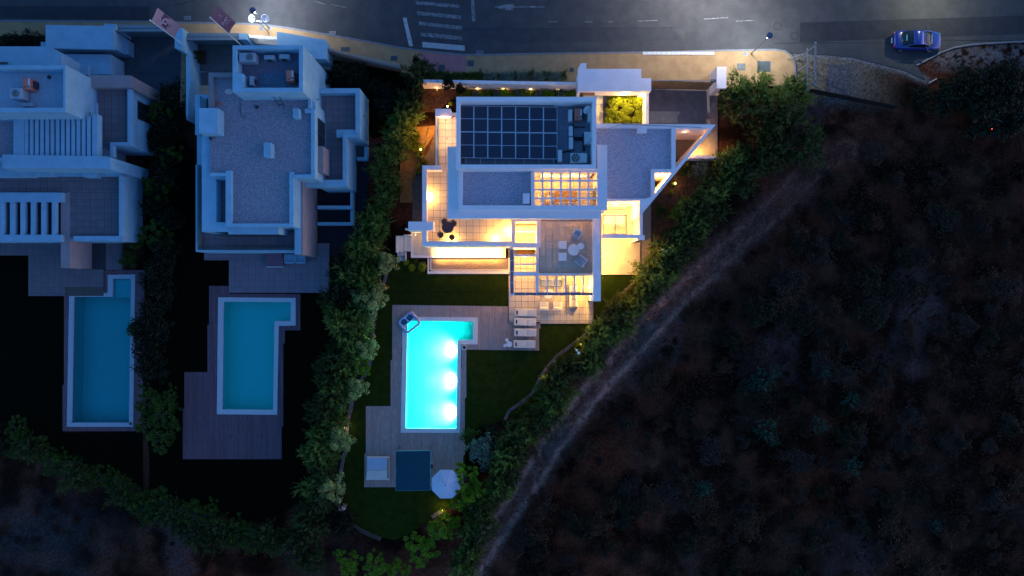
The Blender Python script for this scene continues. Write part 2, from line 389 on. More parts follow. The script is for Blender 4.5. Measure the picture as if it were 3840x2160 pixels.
# ------------------------------------------------------------------ road and pavement
kerbline = [(-200,72),(0,78),(400,80),(600,82),(917,89),(1010,95),(1100,108),(1233,130),(1383,157),(1502,179),(1586,190),(1731,205),(1835,205),(2022,201),(2460,196),(2673,190),(2908,186)]
corner = [(2945,192),(2968,209),(2980,232),(2983,262),(2983,300)]
road = [(-200,-400)] + kerbline + [(2985,200),(3100,205),(3200,215),(3300,240),(3390,262),(3470,300),(3440,248),(3560,185),(3700,165),(4100,150),(4100,-400)]
sheet('road', road, .004, ASPH)
sheet('road_patch', [(3000,85),(4100,50),(4100,118),(3000,158)], .010, ASPHP)
sheet('road_patch', [(1700,108),(2520,100),(2560,150),(1900,162)], .010, mat('resurfaced_asphalt', (.036,.038,.047), .9, c2=(.050,.053,.062), scale=1.2, bump=.3, bscale=60, detail=8))
sheet('road_patch', [(-200,20),(560,25),(560,74),(-200,66)], .010, ASPHP)
sw = kerbline + corner + [(2983,320),(2600,330),(2100,330),(1560,300),(1500,262),(1230,220),(1040,180),(930,152),(695,150),(660,117),(172,112),(172,135),(-200,135)]
sheet('pavement', sw, .12, PAVE, th=.2)
sheet('pavement_inset', [(1575,196),(1731,209),(1748,209),(1748,268),(1578,268)], .125, PAVEP)
# kerb stones, each one a stone
kroot = thing('kerb', 'pale concrete kerb stones along the road side of the ochre pavement', 'kerb', (0,0,0))
del kroot['category']; kroot['kind'] = 'structure'
kl = [P(a,b,.13) for a,b in kerbline+corner]
acc = []
for (ax,ay),(bx,by) in zip(kl, kl[1:]):
    L = math.hypot(bx-ax, by-ay); k = max(1, round(L/1.0)); 
    for i in range(k):
        t = (i+.5)/k; cx, cy = ax+(bx-ax)*t, ay+(by-ay)*t
        if -50 < cx < 50: acc.append((cx, cy, L/k, math.atan2(by-ay, bx-ax)))
km = MB().box(-.5,-.08,.5,.08,0,.14).mesh('kerb_stone'); km.materials.append(KERB)
for cx, cy, L, a in acc:
    o = bpy.data.objects.new('kerb_stone', km); col.objects.link(o); o.location = (cx,cy,0); o.rotation_euler = (0,0,a); o.scale = ((L-.02),1,1); o.parent = kroot
# lighter block kerb east of the entrance and near the flags
for x0,x1,yy,nn in ((2410,2680,196,15),(560,880,90,0)):
    for i in range(nn):
        xa = x0+(x1-x0)*i/nn
        o = MB().pb(xa, yy-2, xa+(x1-x0)/nn-1.2, yy+9, .0, .17).build('kerb_stone', COPE, kroot)
# markings
def mark(poly, m=PAINT, z=.014): return sheet('road_marking', poly, z, m, th=.003)
for i,(x0,y0,x1,y1,hh) in enumerate([(1558,4,1722,18,12),(1564,42,1728,58,14),(1570,80,1731,98,14),(1577,120,1733,137,15),(1583,157,1742,171,20)]):
    mark([(x0,y0),(x1,y1),(x1+1,y1+hh),(x0+2,y0+hh)], PAINTF if i==4 else PAINT)
mark([(1510,66),(1524,66),(1549,173),(1534,173)], PAINTF)
mark([(1765,-20),(1776,-20),(1783,80),(1770,80)])
mark([(1852,27),(1893,17),(1925,14),(1924,22),(2043,23),(2043,28),(1924,29),(1923,39),(1893,36)])
for a,b in ((2055,2090),(2190,2222),(2270,2300),(2390,2465),(2760,2830),(1180,1220),(1240,1300)):
    mark([(a,81-(b>2400)*3),(b,80-(b>2400)*5),(b,82.5-(b>2400)*5),(a,83.5-(b>2400)*3)] if a>2000 else [(a,3+(a-1180)*.2),(b,10+(b-1180)*.15),(b,12+(b-1180)*.15),(a,5+(a-1180)*.2)])
mark([(2640,70),(2730,64),(2730,67),(2640,73)])
TARL = mat('bitumen_seam', (.012,.013,.016), .6, .2, 5)
def seam(pts, wd=.05, z=.012):
    m_ = MB(); q = [P(*p) for p in pts]
    for (ax,ay),(bx,by) in zip(q,q[1:]):
        L = math.hypot(bx-ax,by-ay); m_.rbox((ax+bx)/2,(ay+by)/2,L+.01,wd,z-.004,z,math.atan2(by-ay,bx-ax))
    return struct(m_.build('road_seam', TARL))
seam([(2900,163),(3100,160),(3325,162)]); seam([(3515,150),(3700,153),(3860,152)]); seam([(650,20),(680,14),(730,2)]); seam([(1700,106),(2100,108),(2560,104)],.03)
# drains and covers in pavement and road
def cover(x0,y0,x1,y1,label,m=None,z=.155):
    r = thing('drain_cover', label, 'drain cover', (X((x0+x1)/2),Y((y0+y1)/2),z-.03))
    MB().pb(x0,y0,x1,y1,z-.03,z,ref=z).build('frame', m or STEEL, r)
    mm = MB()
    k = max(2,int((x1-x0)/4))
    for i in range(k):
        a = x0+1.5+(x1-x0-3)*i/k; mm.pb(a,y0+1.5,a+(x1-x0-3)/k*.55,y1-1.5,z,z+.006,ref=z)
    mm.build('grate', DARKM, r); return r
cs = mat('slate_cover', (.075,.10,.12), .6, .12, 4)
cover(972,98,988,114,'small rusty cover in the pavement just west of the post lamp base')
cover(1003,99,1017,113,'dark cover in the pavement at the foot of the post lamp by the dishes')
cover(1278,176,1312,192,'grey cover beside the louvred fence west of the crossing', cs)
cover(1465,209,1490,227,'grey cover at the east end of the louvred fence', cs)
cover(1607,242,1629,265,'western of the two covers on the pink paving', cs)
cover(1645,242,1669,265,'eastern of the two covers on the pink paving', cs)
cover(1754,226,1777,248,'dark square cover on ochre paving just east of the pink paving', cs)
cover(2137,254,2152,269,'small dark cover in the pavement near the west end of the entrance canopy', cs)
cover(2765,238,2795,262,'teal grey cover half hidden by conifer tips near the corner', cs)
cover(2840,229,2890,268,'largest square cover, on the lit pavement corner', cs)
cover(2788,193,2803,208,'small cover by the foot of the eastern street lamp')
cover(1787,190,1812,201,'gully grate in the gutter opposite the crossing', z=.03)
cover(690,60,715,74,'gully grate in the road below the pink banners', z=.03)
cover(1234,117,1258,129,'gully grate in the gutter north of the louvred fence', z=.03)
for px,py,lab in ((2915,99,'round manhole cover in the road above the eastern street lamp'),(2978,135,'rusty round manhole cover in the road left of the blue car')):
    r = thing('manhole_cover', lab, 'manhole cover', (*P(px,py),.01))
    child(MB().cyl(0,0,-.01,.012,.36,n=28),'frame',ASPHP,r); child(MB().cyl(0,0,.012,.02,.30,n=28),'lid',mat('iron_lid'+str(px),(.05,.05,.055),.7,.2,9),r)

# ------------------------------------------------------------------ lights
def wall_lamp(px, py, z, pw, label, c=(1,.58,.12), d=(0,-1), rad=.07, group=None, name='wall_lamp', spread=None):
    """a small wall light: back plate, housing, glowing lens and its lamp; d is the outward direction"""
    x, y = P(px, py, z)
    r = thing(name, label, 'lamp', (x,y,z), group)
    dx, dy = d
    child(MB().box(-.05-abs(dy)*.03,-.05-abs(dx)*.03,.05+abs(dy)*.03,.05+abs(dx)*.03,-.05,.09),'housing',ALU,r)
    child(MB().cyl(dx*.02,dy*.02,-.09,-.052,.035,n=10),'lens',BULB_W,r)
    L = bpy.data.lights.new('lamp_light','POINT' if spread is None else 'SPOT'); L.energy = pw*2.4*LP; L.color = c; L.shadow_soft_size = rad
    if spread: L.spot_size = R(spread); L.spot_blend = .6
    o = bpy.data.objects.new('lamp_light', L); col.objects.link(o); o.parent = r; o.location = (dx*.14,dy*.14,-.16)
    return r

# ------------------------------------------------------------------ building helpers
TILES = {}
def tiles(parent, rect, z, pitch, m, name='floor_tile', gap=.03, h=.03, skip=None, off=(0,0)):
    """lay square tiles as single objects in a pixel rectangle measured at the floor's height"""
    x0, x1 = sorted((X(rect[0],z), X(rect[2],z))); y0, y1 = sorted((Y(rect[1],z), Y(rect[3],z)))
    key = (m.name, pitch)
    if key not in TILES:
        mm = MB().box(-.5,-.5,.5,.5,0,1).mesh(name); mm.materials.append(m); TILES[key] = mm
    nx_ = max(1, math.ceil((x1-x0)/pitch-.15)); ny_ = max(1, math.ceil((y1-y0)/pitch-.15))
    out = 0
    tot = [0,0,0]; p = parent
    while p is not None: tot = [tot[i]+p.location[i] for i in range(3)]; p = p.parent
    for i in range(nx_):
        for j in range(ny_):
            a0 = x0+i*pitch; a1 = min(x1, a0+pitch); b1_ = y1-j*pitch; b0_ = max(y0, b1_-pitch)
            if i == nx_-1: a1 = x1
            if j == ny_-1: b0_ = y0
            cx, cy = (a0+a1)/2, (b0_+b1_)/2
            if skip and skip(cx, cy): continue
            o = bpy.data.objects.new(name, TILES[key]); col.objects.link(o); o.parent = parent
            o.location = (cx-tot[0], cy-tot[1], z-h-tot[2]); o.scale = (a1-a0-gap, b1_-b0_-gap, h+random.uniform(-.003,.003)); out += 1
    return out
def floor(parent, rect, z, pitch, m, name='terrace_floor', **k):
    f = MB().pb(rect[0],rect[1],rect[2],rect[3],z-.16,z-.012,ref=z).build(name, GROUT, parent)
    n_ = tiles(f, rect, z, pitch, m, **k); return n_
def window_s(parent, px0, px1, py, zr, z0, z1, panes=2, lit=False, side=-1):
    """a window on a south (side=-1) or north (+1) wall whose face is at pixel row py measured at height zr"""
    y = Y(py, zr); x0, x1 = X(px0,zr), X(px1,zr); s = side
    f = MB(); t = .06
    f.box(x0,y+s*.03,x1,y-s*.02,z0,z0+t).box(x0,y+s*.03,x1,y-s*.02,z1-t,z1)
    for i in range(panes+1):
        xc = x0+(x1-x0)*i/panes; xc = min(max(xc,x0+t/2),x1-t/2); f.box(xc-t/2,y+s*.028,xc+t/2,y-s*.018,z0+t,z1-t)
    fo = f.build('window', DARKM, parent)
    for i in range(panes):
        a, b_ = x0+(x1-x0)*i/panes+.03, x0+(x1-x0)*(i+1)/panes-.03
        MB().box(a,y+s*.012,b_,y+s*.002,z0+t,z1-t).build('pane', PANE_L if lit else PANE_D, fo)
def window_e(parent, py0, py1, px, zr, z0, z1, panes=2, lit=False, side=1):
    x = X(px, zr); y0, y1 = sorted((Y(py0,zr), Y(py1,zr))); s = side; f = MB(); t = .06
    f.box(x+s*.03,y0,x-s*.02,y1,z0,z0+t).box(x+s*.03,y0,x-s*.02,y1,z1-t,z1)
    for i in range(panes+1):
        yc = y0+(y1-y0)*i/panes; yc = min(max(yc,y0+t/2),y1-t/2); f.box(x+s*.028,yc-t/2,x-s*.018,yc+t/2,z0+t,z1-t)
    fo = f.build('window', DARKM, parent)
    for i in range(panes):
        a, b_ = y0+(y1-y0)*i/panes+.03, y0+(y1-y0)*(i+1)/panes-.03
        MB().box(x+s*.012,a,x+s*.002,b_,z0+t,z1-t).build('pane', PANE_L if lit else PANE_D, fo)

exec_parts = []
# ================================================================== VILLA 3 (the lit one)
V3 = thing('villa', 'bright white villa with warm lit terraces and a dark solar array on its roof', 'house', (X(1950),Y(700),0))
mb = MB()
mb.pb(1711,363,2236,632,0,6.3,ref=8.0)                       # upper body under the solar roof
mb.pb(1726,633,1998,778,0,6.2,ref=6.9)
mb.pb(2243,544,2276,787,0,6.2,ref=6.9)
mb.pb(1584,621,1917,921,0,3.0,ref=4.2)
mb.pb(1633,409,1708,640,0,3.0,ref=4.2)
mb.build('wall', W3, V3)
mb = MB()
mb.pring((1711,363,2236,632),(1724,380,2222,617),6.3,8.0)
mb.build('parapet', W3, V3)
MB().pb(1724,380,2222,617,6.31,6.34,ref=7.9).build('roof', mat('service_roof',(.24,.25,.30),.9,.15,4,.3,30), V3)
mb = MB()
mb.pb(1720,633,1734,770,6.2,6.9).pb(1720,770,2277,788,6.2,6.9).pb(1991,645,2004,770,6.2,6.897).pb(2240,543,2277,770,6.2,6.9).pb(1998,633,2240,645,6.2,6.897,ref=6.9)
mb.build('parapet', W3, V3)
MB().pb(1733,636,1993,771,6.2,6.25).build('roof_gravel', GRAV3, V3)
mb = MB(); mb.pb(1678,550,1722,820,5.9,6.4).pb(1722,789,2255,820,5.9,6.397,ref=6.4)
mb.build('eaves', W3, V3)
MB().pb(1961,725,1986,764,6.25,6.95).build('roof_vent', W3, V3)
# pergola over the middle terrace
pg = MB().pb(2004,645,2005,771,6.5,6.8,ref=6.85).build('pergola', W3, V3)
for a,b_ in ((2031,2038),(2065,2072),(2100,2107),(2135,2142),(2170,2177),(2203,2210)):
    MB().pb(a,645,b_,770,6.55,6.85).build('beam', W3, pg)
for a,b_ in ((674,680),(707,713),(740,746)):
    MB().pb(2004,a,2240,b_,6.55,6.846,ref=6.85).build('cross_beam', W3, pg)
floor(V3,(2000,650,2240,825),3.2,.60,TILE3)
window_s(V3,2030,2210,632,8.0,3.4,5.4,4,lit=True)
MB().box(X(2035,6),Y(646,6)-.35,X(2200,6),Y(646,6)-.25,5.75,5.82).build('cove_light', COVE, V3)
window_e(V3,690,770,2243,6.9,3.3,5.6,2,side=-1)
# glazing under the south eaves and posts
window_s(V3,1740,1985,778,6.9,3.3,5.7,4)
mb = MB(); 
for px in (2020,2110,2200): mb.box(X(px,6)-.12,Y(786,6)-.12,X(px,6)+.12,Y(786,6)+.12,3.2,5.95)
mb.build('column', W3, V3)
# first-floor terraces
mb = MB()
mb.pb(1583,620,1600,922,3.0,4.2).pb(1600,620,1655,637,3.0,4.2).pb(1600,905,1918,922,3.0,4.197,ref=4.2)
mb.pb(1632,408,1690,436,3.0,4.2).pb(1632,436,1638,620,3.0,3.9,ref=4.2)
mb.build('parapet', W3, V3)
mb = MB().pb(1531,831,1625,864,2.0,4.4); mb.build('chimney_block', W3, V3)
MB().pb(1640,438,1643,620,3.2,4.15,ref=4.2).build('glass_balustrade', GLASS, V3)
floor(V3,(1645,437,1712,640),3.2,.60,TILE3)
floor(V3,(1600,638,1690,822),3.2,.60,TILE3)
floor(V3,(1597,822,1918,905),3.2,.60,TILE3)
# skylight well
mb = MB().pring((1918,820,2027,928),(1932,831,2013,911),0,4.25)
mb.build('skylight_well', W3, V3)
MB().pb(1928,828,2018,915,.1,.14,ref=.14).build('well_floor', CURT, V3)
MB().pb(1934,845,2011,862,1.2,2.6,ref=4.2).build('well_ledge', W3, V3)
# eastern first-floor terrace, a slab over the outdoor room
mb = MB().pp([(2027,821),(2252,821),(2252,1033),(2010,1033),(2010,928),(2027,928)],2.9,3.04,ref=3.3)
mb.pb(2009,928,2021,1034,3.04,3.3).pb(2021,1024,2225,1034,3.04,3.297,ref=3.3)
mb.build('terrace_slab', W3, V3)
tiles(V3,(2021,830,2225,1024),3.2,.60,TILE3,skip=lambda x,y: x < X(2030,3.2) and y > Y(928,3.2))
mb = MB().pb(2022,1020,2224,1022,3.2,4.05,ref=3.3).pb(2022,930,2024,1020,3.2,4.05,ref=3.3); mb.build('glass_balustrade', GLASS, V3)
MB().pb(2225,820,2253,1130,0,4.2).build('fin_wall', W3, V3)
MB().pb(2030,826,2250,832,0,2.9,ref=3.3).build('wall', W3, V3)
# slatted pergola over the patio
pg = MB().pb(1912,929,1927,1108,2.95,3.3).build('pergola', W3, V3)
MB().pb(1927,1096,2225,1108,2.95,3.297,ref=3.3).build('beam', W3, pg)
for y0,y1 in ((929,930),(954,962),(988,993),(1019,1034)): MB().pb(1927,y0,2009,y1,2.95,3.295,ref=3.3).build('cross_beam', W3, pg)
for x0,x1 in ((2009,2021),(2050,2055),(2084,2089),(2117,2123),(2151,2157),(2185,2190),(2222,2225)): MB().pb(x0,1034,x1,1096,2.95,3.295,ref=3.3).build('beam', W3, pg)
for i in range(7):                                           # tiled coping on the outer beam
    xa = 1929+i*42; MB().pb(xa,1097,xa+40,1107,3.297,3.31,ref=3.3).build('coping_tile', TILE2, pg)
for i in range(4):
    ya = 935+i*42; MB().pb(1913.5,ya,1925.5,ya+40,3.3,3.312,ref=3.3).build('coping_tile', TILE2, pg)
MB().pb(1915,1098,1922,1105,0,2.95,ref=3.3).pb(2204,1098,2211,1105,0,2.95,ref=3.3).build('column', W3, V3)
MB().pb(2216,1036,2219,1128,.15,2.7,ref=2.7).build('curtain', CURT, V3)
# east roof with its sharp prow
mb = MB()
mb.pp([(2237,471),(2524,473),(2524,640),(2446,640),(2446,752),(2277,752),(2277,545),(2237,545)],0,4.0,ref=4.6)
mb.build('wall', W3, V3)
mb = MB()
mb.pp([(2236,463),(2685,467),(2663,482),(2236,479)],0,4.6)
mb.pp([(2519,479.5),(2534,479.6),(2534,630),(2519,648)],0,4.598,ref=4.6)
mb.pp([(2685,467),(2663,482.1),(2534,630),(2519,648),(2456,727),(2449,735),(2399,752.5),(2397,815)],0,4.599,ref=4.6)
mb.pp([(2442,634),(2519,634),(2519,648),(2442,648)],0,4.597,ref=4.6)
mb.pp([(2442,648),(2456,648),(2456,727),(2442,744)],0,4.595,ref=4.6)
mb.pp([(2277,745),(2442,745),(2399,752.3),(2277,756)],0,4.593,ref=4.6)
mb.build('parapet', W3, V3)
mb = MB().pb(2236,476,2522,640,4.0,4.3).pb(2270,640.1,2446,750,4.0,4.298,ref=4.3)
mb.build('roof_gravel', GRAV3, V3)
MB().pb(2236,543,2240,545,4.3,4.32).pb(2391,474,2426,497,4.6,5.0).build('roof_vent', W3, V3)
MB().path([(X(2180,8),Y(560,8),6.5),(X(2240,8),Y(498,8),8.0),(X(2330,4.7),Y(466,4.7),4.7),(X(2500,4.7),Y(472,4.7),4.68),(X(2630,4.7),Y(478,4.7),4.68)],.02,5).build('cable', DARKM, V3)
# sun room between the east roof and the lower terrace
mb = MB()
mb.pb(2399,752.6,2410,882,0,3.5).pb(2257,879,2399,893,3.1,3.5).pb(2399,882,2418,900,0,3.49,ref=3.5).pb(2392,893.3,2417.5,900,0,3.3,ref=3.5)
mb.build('wall', W3, V3)
MB().pb(2256,760,2400,1030,.05,.12,ref=.12).pb(2388,1030,2388.5,1031,.05,.12,ref=.12).build('terrace_floor', mat('smooth_screed',(.55,.47,.38),.6,.08,1.5,.05,40), V3)
gr = MB().pb(2262,806,2352,810,2.7,2.85).pb(2262,876,2352,880,2.7,2.85).pb(2262,810,2265,876,2.7,2.848,ref=2.85).pb(2305,810,2309,876,2.7,2.848,ref=2.85).pb(2349,810,2352,876,2.7,2.848,ref=2.85).build('glass_roof', ALU, V3)
for a,b_ in ((2265,2305),(2309,2349)): MB().pb(a,810,b_,876,2.76,2.78,ref=2.85).build('pane', FROST, gr)
MB().pb(2256,785,2352,789,2.5,2.8).pb(2262,797,2352,800,2.5,2.8).build('awning_rail', ALU, V3)
window_s(V3,2270,2385,756,4.6,.15,2.6,3,lit=True)
# ground-level strip along the south front and its ledge
mb = MB().pb(1540,868,1896,966,-.1,.33,ref=.5); mb.build('ledge', W3, V3)
tiles(V3,(1550,872,1594,966-8),.38,.60,TILE3,off=(0,0))
tiles(V3,(1594,928,1893,958),.38,.60,TILE3)
window_s(V3,1640,1740,921,4.2,.3,2.5,3,lit=True); window_s(V3,1765,1890,921,4.2,.3,2.5,3,lit=True)
# patio floor
MB().pb(1905,933,2226,1209,-.1,.085,ref=.12).pb(2024,1209,2226,1215,-.1,.085,ref=.12).build('patio', GROUT, V3)
np_ = tiles(V3,(1928,935,2020,1034),.12,.60,TILE3,name='patio_tile') 
np_ += tiles(V3,(1908,1034,2225,1208),.12,.60,TILE3,name='patio_tile')
np_ += tiles(V3,(2025,1208.5,2225,1214),.12,.60,TILE3,name='patio_tile')
pl = thing('planter', 'dark long planter recessed under the first pergola bay by the skylight', 'planter', (*P(1969,946,.1),.12))
child(MB().box(-.82,-.27,.82,.27,0,.55),'trough',BRWN,pl); child(MB().box(-.78,-.23,.78,.23,.55,.58),'soil',SOILW,pl)
# pergola terrace details: west stair
st = thing('garden_stair', 'pale concrete garden steps with a slatted rail west of the lit walkway', 'stairs', (X(1515),Y(930),0))
MB().pb(1488,884,1514,945,-.2,.10,ref=.1).build('landing', COPE3, st)
for i,(a,b_) in enumerate(((1516,1529),(1531,1544))): MB().pb(a,884,b_,943,-.2,.12+.02*i,ref=.12).build('step', COPE3, st)
for i,(a,b_) in enumerate(((946,962),(963.5,979),(980.5,993))): MB().pb(1490,a,1519,b_,-.3,.06-.05*i,ref=.05).build('step', COPE, st)
MB().pb(1519.5,946,1522.5,994,-.3,.35).build('side_wall', W3, st)
for i in range(22):
    ya = 884+i*2.9
    MB().pb(1484,ya,1488,ya+1.5,-.1,.9).build('slat', WHP, st)
for i in range(9):
    xa = 1515+i*3.3; MB().pb(xa,880,xa+1.8,884,-.1,.9).build('slat', WHP, st)
# gravel bed
gb = thing('gravel_bed', 'long tan gravel bed edged with white curbs south of the lit walkway', 'garden bed', (X(1760),Y(990),0))
MB().pb(1606,968,1906,1012,-.1,.02).build('gravel', GRAVB, gb)
mb = MB().pb(1603,966.5,1608,1027,-.1,.12).pb(1613.5,966.5,1617,1011,-.1,.10).pb(1608,1018,1910,1027,-.1,.12).pb(1906,966.5,1911,1018,-.1,.118,ref=.12).pb(1617,1011,1906,1014,-.1,.06).pb(1613,1015,1906,1017.5,-.1,.07)
mb.build('curb', COPE3, gb)

# solar array: fourteen panels
sa = thing('solar_array', 'fourteen dark solar panels in two rows on the white villa roof', 'solar panels', (X(1910,7),Y(490,7),6.5))
x0s, y0s = 1724.5, 396; pwx, phy = 52.2, 98.5
for r_ in range(2):
    for c_ in range(7):
        a = x0s+c_*pwx; b_ = y0s+r_*phy + c_*.75
        zz = 6.95
        o = MB().pb(a+.4,b_+.4,a+pwx-.6,b_+phy-.8,zz-.05,zz-.005,ref=zz).build('solar_panel', SOLAR, sa)
        fr = MB().pb(a+.4,b_+.4,a+1.9,b_+phy-.8,zz-.004,zz+.012,ref=zz).pb(a+pwx-1.7,b_+.4,a+pwx-.6,b_+phy-.8,zz-.004,zz+.012,ref=zz).pb(a+1.5,b_+.4,a+pwx-1.7,b_+1.6,zz-.004,zz+.011,ref=zz).pb(a+1.5,b_+phy-2.0,a+pwx-1.7,b_+phy-.8,zz-.004,zz+.011,ref=zz).pb(a+1.5,b_+phy/2-.8,a+pwx-1.7,b_+phy/2+.4,zz-.004,zz+.008,ref=zz)
        fr.build('frame', ALUB, o)
mb = MB()
for px in (1745,1800,1855,1910,1965,2020,2075): mb.pb(px,390,px+2,612,6.4,6.88,ref=6.9)
mb.build('support_rail', ALU, sa)
def ac_top(px,py,z,lx,ly,h,label,fan=(.0,.0),rz=0,m=ACW,group=None,fr=.36):
    x,y = P(px,py,z+h); r = thing('air_conditioner', label, 'air conditioner', (x,y,z), group, rz)
    child(MB().box(-lx/2,-ly/2,lx/2,ly/2,.08,h),'casing',m,r,bevel=.02)
    child(MB().cyl(fan[0],fan[1],h,h+.015,fr,n=28),'fan_well',DARKM,r)
    g = MB()
    for i in range(8):
        t = i*math.pi/4; g.tube((fan[0]+.07*math.cos(t),fan[1]+.07*math.sin(t),h+.03),(fan[0]+fr*math.cos(t),fan[1]+fr*math.sin(t),h+.03),.012,.012,4)
    for rr in (.12,.24,fr): 
        q = [(fan[0]+rr*math.cos(2*math.pi*i/20),fan[1]+rr*math.sin(2*math.pi*i/20),h+.03) for i in range(21)]; g.path(q,.01,4)
    child(g,'fan_grille',m,r)
    child(MB().box(-lx/2+.05,-ly/2+.05,-lx/2+.15,ly/2-.05,0,.08).box(lx/2-.15,-ly/2+.05,lx/2-.05,ly/2-.05,0,.08),'foot',BLK,r)
    return r
def ac_side(px,py,z,lx,ly,h,label,m=ACW,side='x',group=None):
    x,y = P(px,py,z+h); r = thing('air_conditioner', label, 'air conditioner', (x,y,z), group)
    child(MB().box(-lx/2,-ly/2,lx/2,ly/2,.08,h),'casing',m,r,bevel=.025)
    g = MB()
    if side == 'x': 
        child(MB().box(lx/2,-ly*.3,lx/2+.02,ly*.3,.15,h-.1),'fan_grille',DARKM,r)
        for s in (-1,1): g.box(-lx/2,s*ly*.35-.04,lx/2,s*ly*.35+.04,0,.08)
    else:
        child(MB().box(-lx*.35,-ly/2-.02,lx*.15,-ly/2,.15,h-.1),'fan_grille',DARKM,r)
        for s in (-1,1): g.box(s*lx*.35-.04,-ly/2,s*lx*.35+.04,ly/2,0,.08)
    child(g,'foot',BLK,r); return r
G3 = 'air conditioners on the lit villa roof'
ac_side(2139,432,6.34,.33,.95,.75,'white outdoor unit beside the red box on the lit villa roof, northernmost of its row',group=G3)
ac_side(2141,491,6.34,.33,.82,.75,'white outdoor unit on the lit villa roof between the two longer ones of its row',group=G3)
ac_side(2142,536,6.34,.34,.98,.75,'white outdoor unit on the lit villa roof, south end of the row of three',group=G3)
ac_side(2100,584,6.34,.35,.98,.75,'white outdoor unit tucked at the south east corner of the solar panels',group=G3)
ac_top(2171,592,6.34,1.35,.78,1.0,'large white unit with a top fan grille at the south end of the lit roof',fan=(-.28,0),group=G3)
def boxred(px,py,z,label,lx=.62,ly=.95,h=.9,rz=0):
    x,y = P(px,py,z+h); r = thing('heat_pump', label, 'heat pump', (x,y,z), None, rz)
    child(MB().box(-lx/2,-ly/2,lx/2,ly/2,.05,h),'casing',REDB,r,bevel=.015)
    child(MB().box(lx/2-.16,-ly/2+.1,lx/2-.02,ly/2-.05,h,h+.012),'side_panel',ACW,r)
    q = [(-.08+.07*math.cos(t*.5236),-.28+.07*math.sin(t*.5236),h+.012) for t in range(13)]
    child(MB().path(q,.012,4),'dial_ring',DARKM,r)
    child(MB().box(lx/2-.14,-ly/2+.15,lx/2-.04,-ly/2+.35,h+.012,h+.02),'vent_slot',DARKM,r)
    child(MB().box(lx/2+.01,-.25,lx/2+.2,.3,.1,.55),'pump_body',DARKM,r); return r
boxred(2169,428,6.34,'faded red box unit beside the pipes on the lit villa roof')
mb = MB().pb(2204,404,2219,455,6.34,7.2).pb(2192,494,2218,540,6.34,7.1)
o = mb.build('cabinet', ACW, V3)
o = thing('pipe_run', 'thick black insulated pipes running between the lit roof units', 'pipes', (*P(2170,520,6.4),6.35))
child(MB().box(-.45,-.15,.35,.12,0,.16),'duct',BLK,o); child(MB().box(.35,-1.05,.52,.4,0,.15),'duct',BLK,o); child(MB().path([(-.5,1.2,.1),(-.45,-.2,.08),(-.5,-1.0,.08),(-1.4,-1.15,.08)],.06,6),'pipe',BLK,o)
o = thing('satellite_dish', 'small pale dish in the north east corner of the lit roof', 'satellite dish', (*P(2200,408,7.3),6.34))
child(MB().cyl(0,0,0,.8,.03,n=8),'mast',ALU,o); d=child(MB().cyl(0,0,0,.1,.05,.38,n=20),'dish',WHP,o,loc=(0,0,.8)); d.rotation_euler=(R(50),0,R(40))
MB().pb(2152,474,2194,478,6.34,6.5).build('cable_tray', DARKM, V3)

# ---------------------------------------------------------------- entrance of villa 3
ca_ = thing('entrance_canopy', 'flat white entrance canopy slab by the ochre pavement north of the box balls', 'canopy', (X(2286),Y(300),0))
MB().pb(2167,258,2405,343,2.9,3.2).pp([(2167,258),(2178,237),(2199,237),(2199,258)],2.9,3.198,ref=3.2).build('slab', W3, ca_)
MB().pb(2405,293,2442,340,0,3.15).pb(2236,331,2405,343,1.9,2.9,ref=3.2).pb(2170,262,2180,338,0,2.9,ref=3.2).build('wall', W3, ca_)
gw = thing('garden_wall', 'long white street wall behind the clipped hedge, warm lit on its garden side', 'wall', (X(1870),Y(310),0))
MB().pp([(1580,298),(2164,308),(2164,319),(1580,310)],0,1.9).build('wall', W3, gw)
gw = thing('garden_wall', 'short white wall between the box balls and the driveway', 'wall', (X(2426),Y(400),0))
MB().pb(2421,346,2433,462,0,2.2).build('wall', W3, gw)
ep = thing('entrance_path', 'pale stone entrance path leading under the canopy beside the box balls', 'path', (X(2230),Y(400),0)); del ep['category']; ep['kind']='structure'
MB().pb(2185,345,2278,465,-.1,.075,ref=.1).build('bed', GROUT, ep)
tiles(ep,(2187,346,2262,465),.10,1.15,TILE3,name='slab',gap=.02)
MB().pb(2185,343,2275,358,.102,.13,ref=.13).build('grate', WOOD, ep)
sheet('box_bed',[(2264,346),(2421,346),(2421,466),(2264,466)],.05,SOILW)
sheet('driveway',[(2433,300),(2692,300),(2690,598),(2433,598)],.02,DRIVE)
sheet('driveway_patch',[(2436,417),(2552,418),(2545,430),(2540,438),(2541,461),(2436,461)],.026,DRIVEL,th=.01)
gt = thing('driveway_gate', 'wide brown panel gate across the driveway of the lit villa', 'gate', (X(2560),Y(315),0))
for i in range(6):
    a=2443+i*39.2; MB().pb(a,302+i*1.1,a+38.6,305+i*1.1,.15,2.35).build('panel', WOOD, gt)
MB().pb(2443,300,2678,302.5,2.36,2.45).build('top_rail', STEEL, gt)
gp = thing('gate_pillar', 'white gate pillar where the driveway gate meets the conifers', 'pillar', (X(2700),Y(290),0))
MB().pb(2688,250,2724,331,0,2.4).build('wall', W3, gp); MB().box(X(2684,2)-.5,Y(304,2)-.1,X(2684,2)+.1,Y(304,2)+.1,2.0,2.2).build('gate_motor', DARKM, gp)
gw = thing('garden_wall', 'low white wall at the south end of the driveway with a lamp on it', 'wall', (X(2645),Y(588),0))
MB().pb(2585,583,2706,594,0,1.3).build('wall', W3, gw)
sheet('gravel_path',[(2388,756),(2441,756),(2440,1040),(2388,1032)],.03,GRAVB)
sheet('mulch_bed',[(2690,598),(2706,598),(2740,640),(2600,800),(2480,960),(2430,1040),(2441,1040),(2441,740),(2560,600)],.025,SOILW)
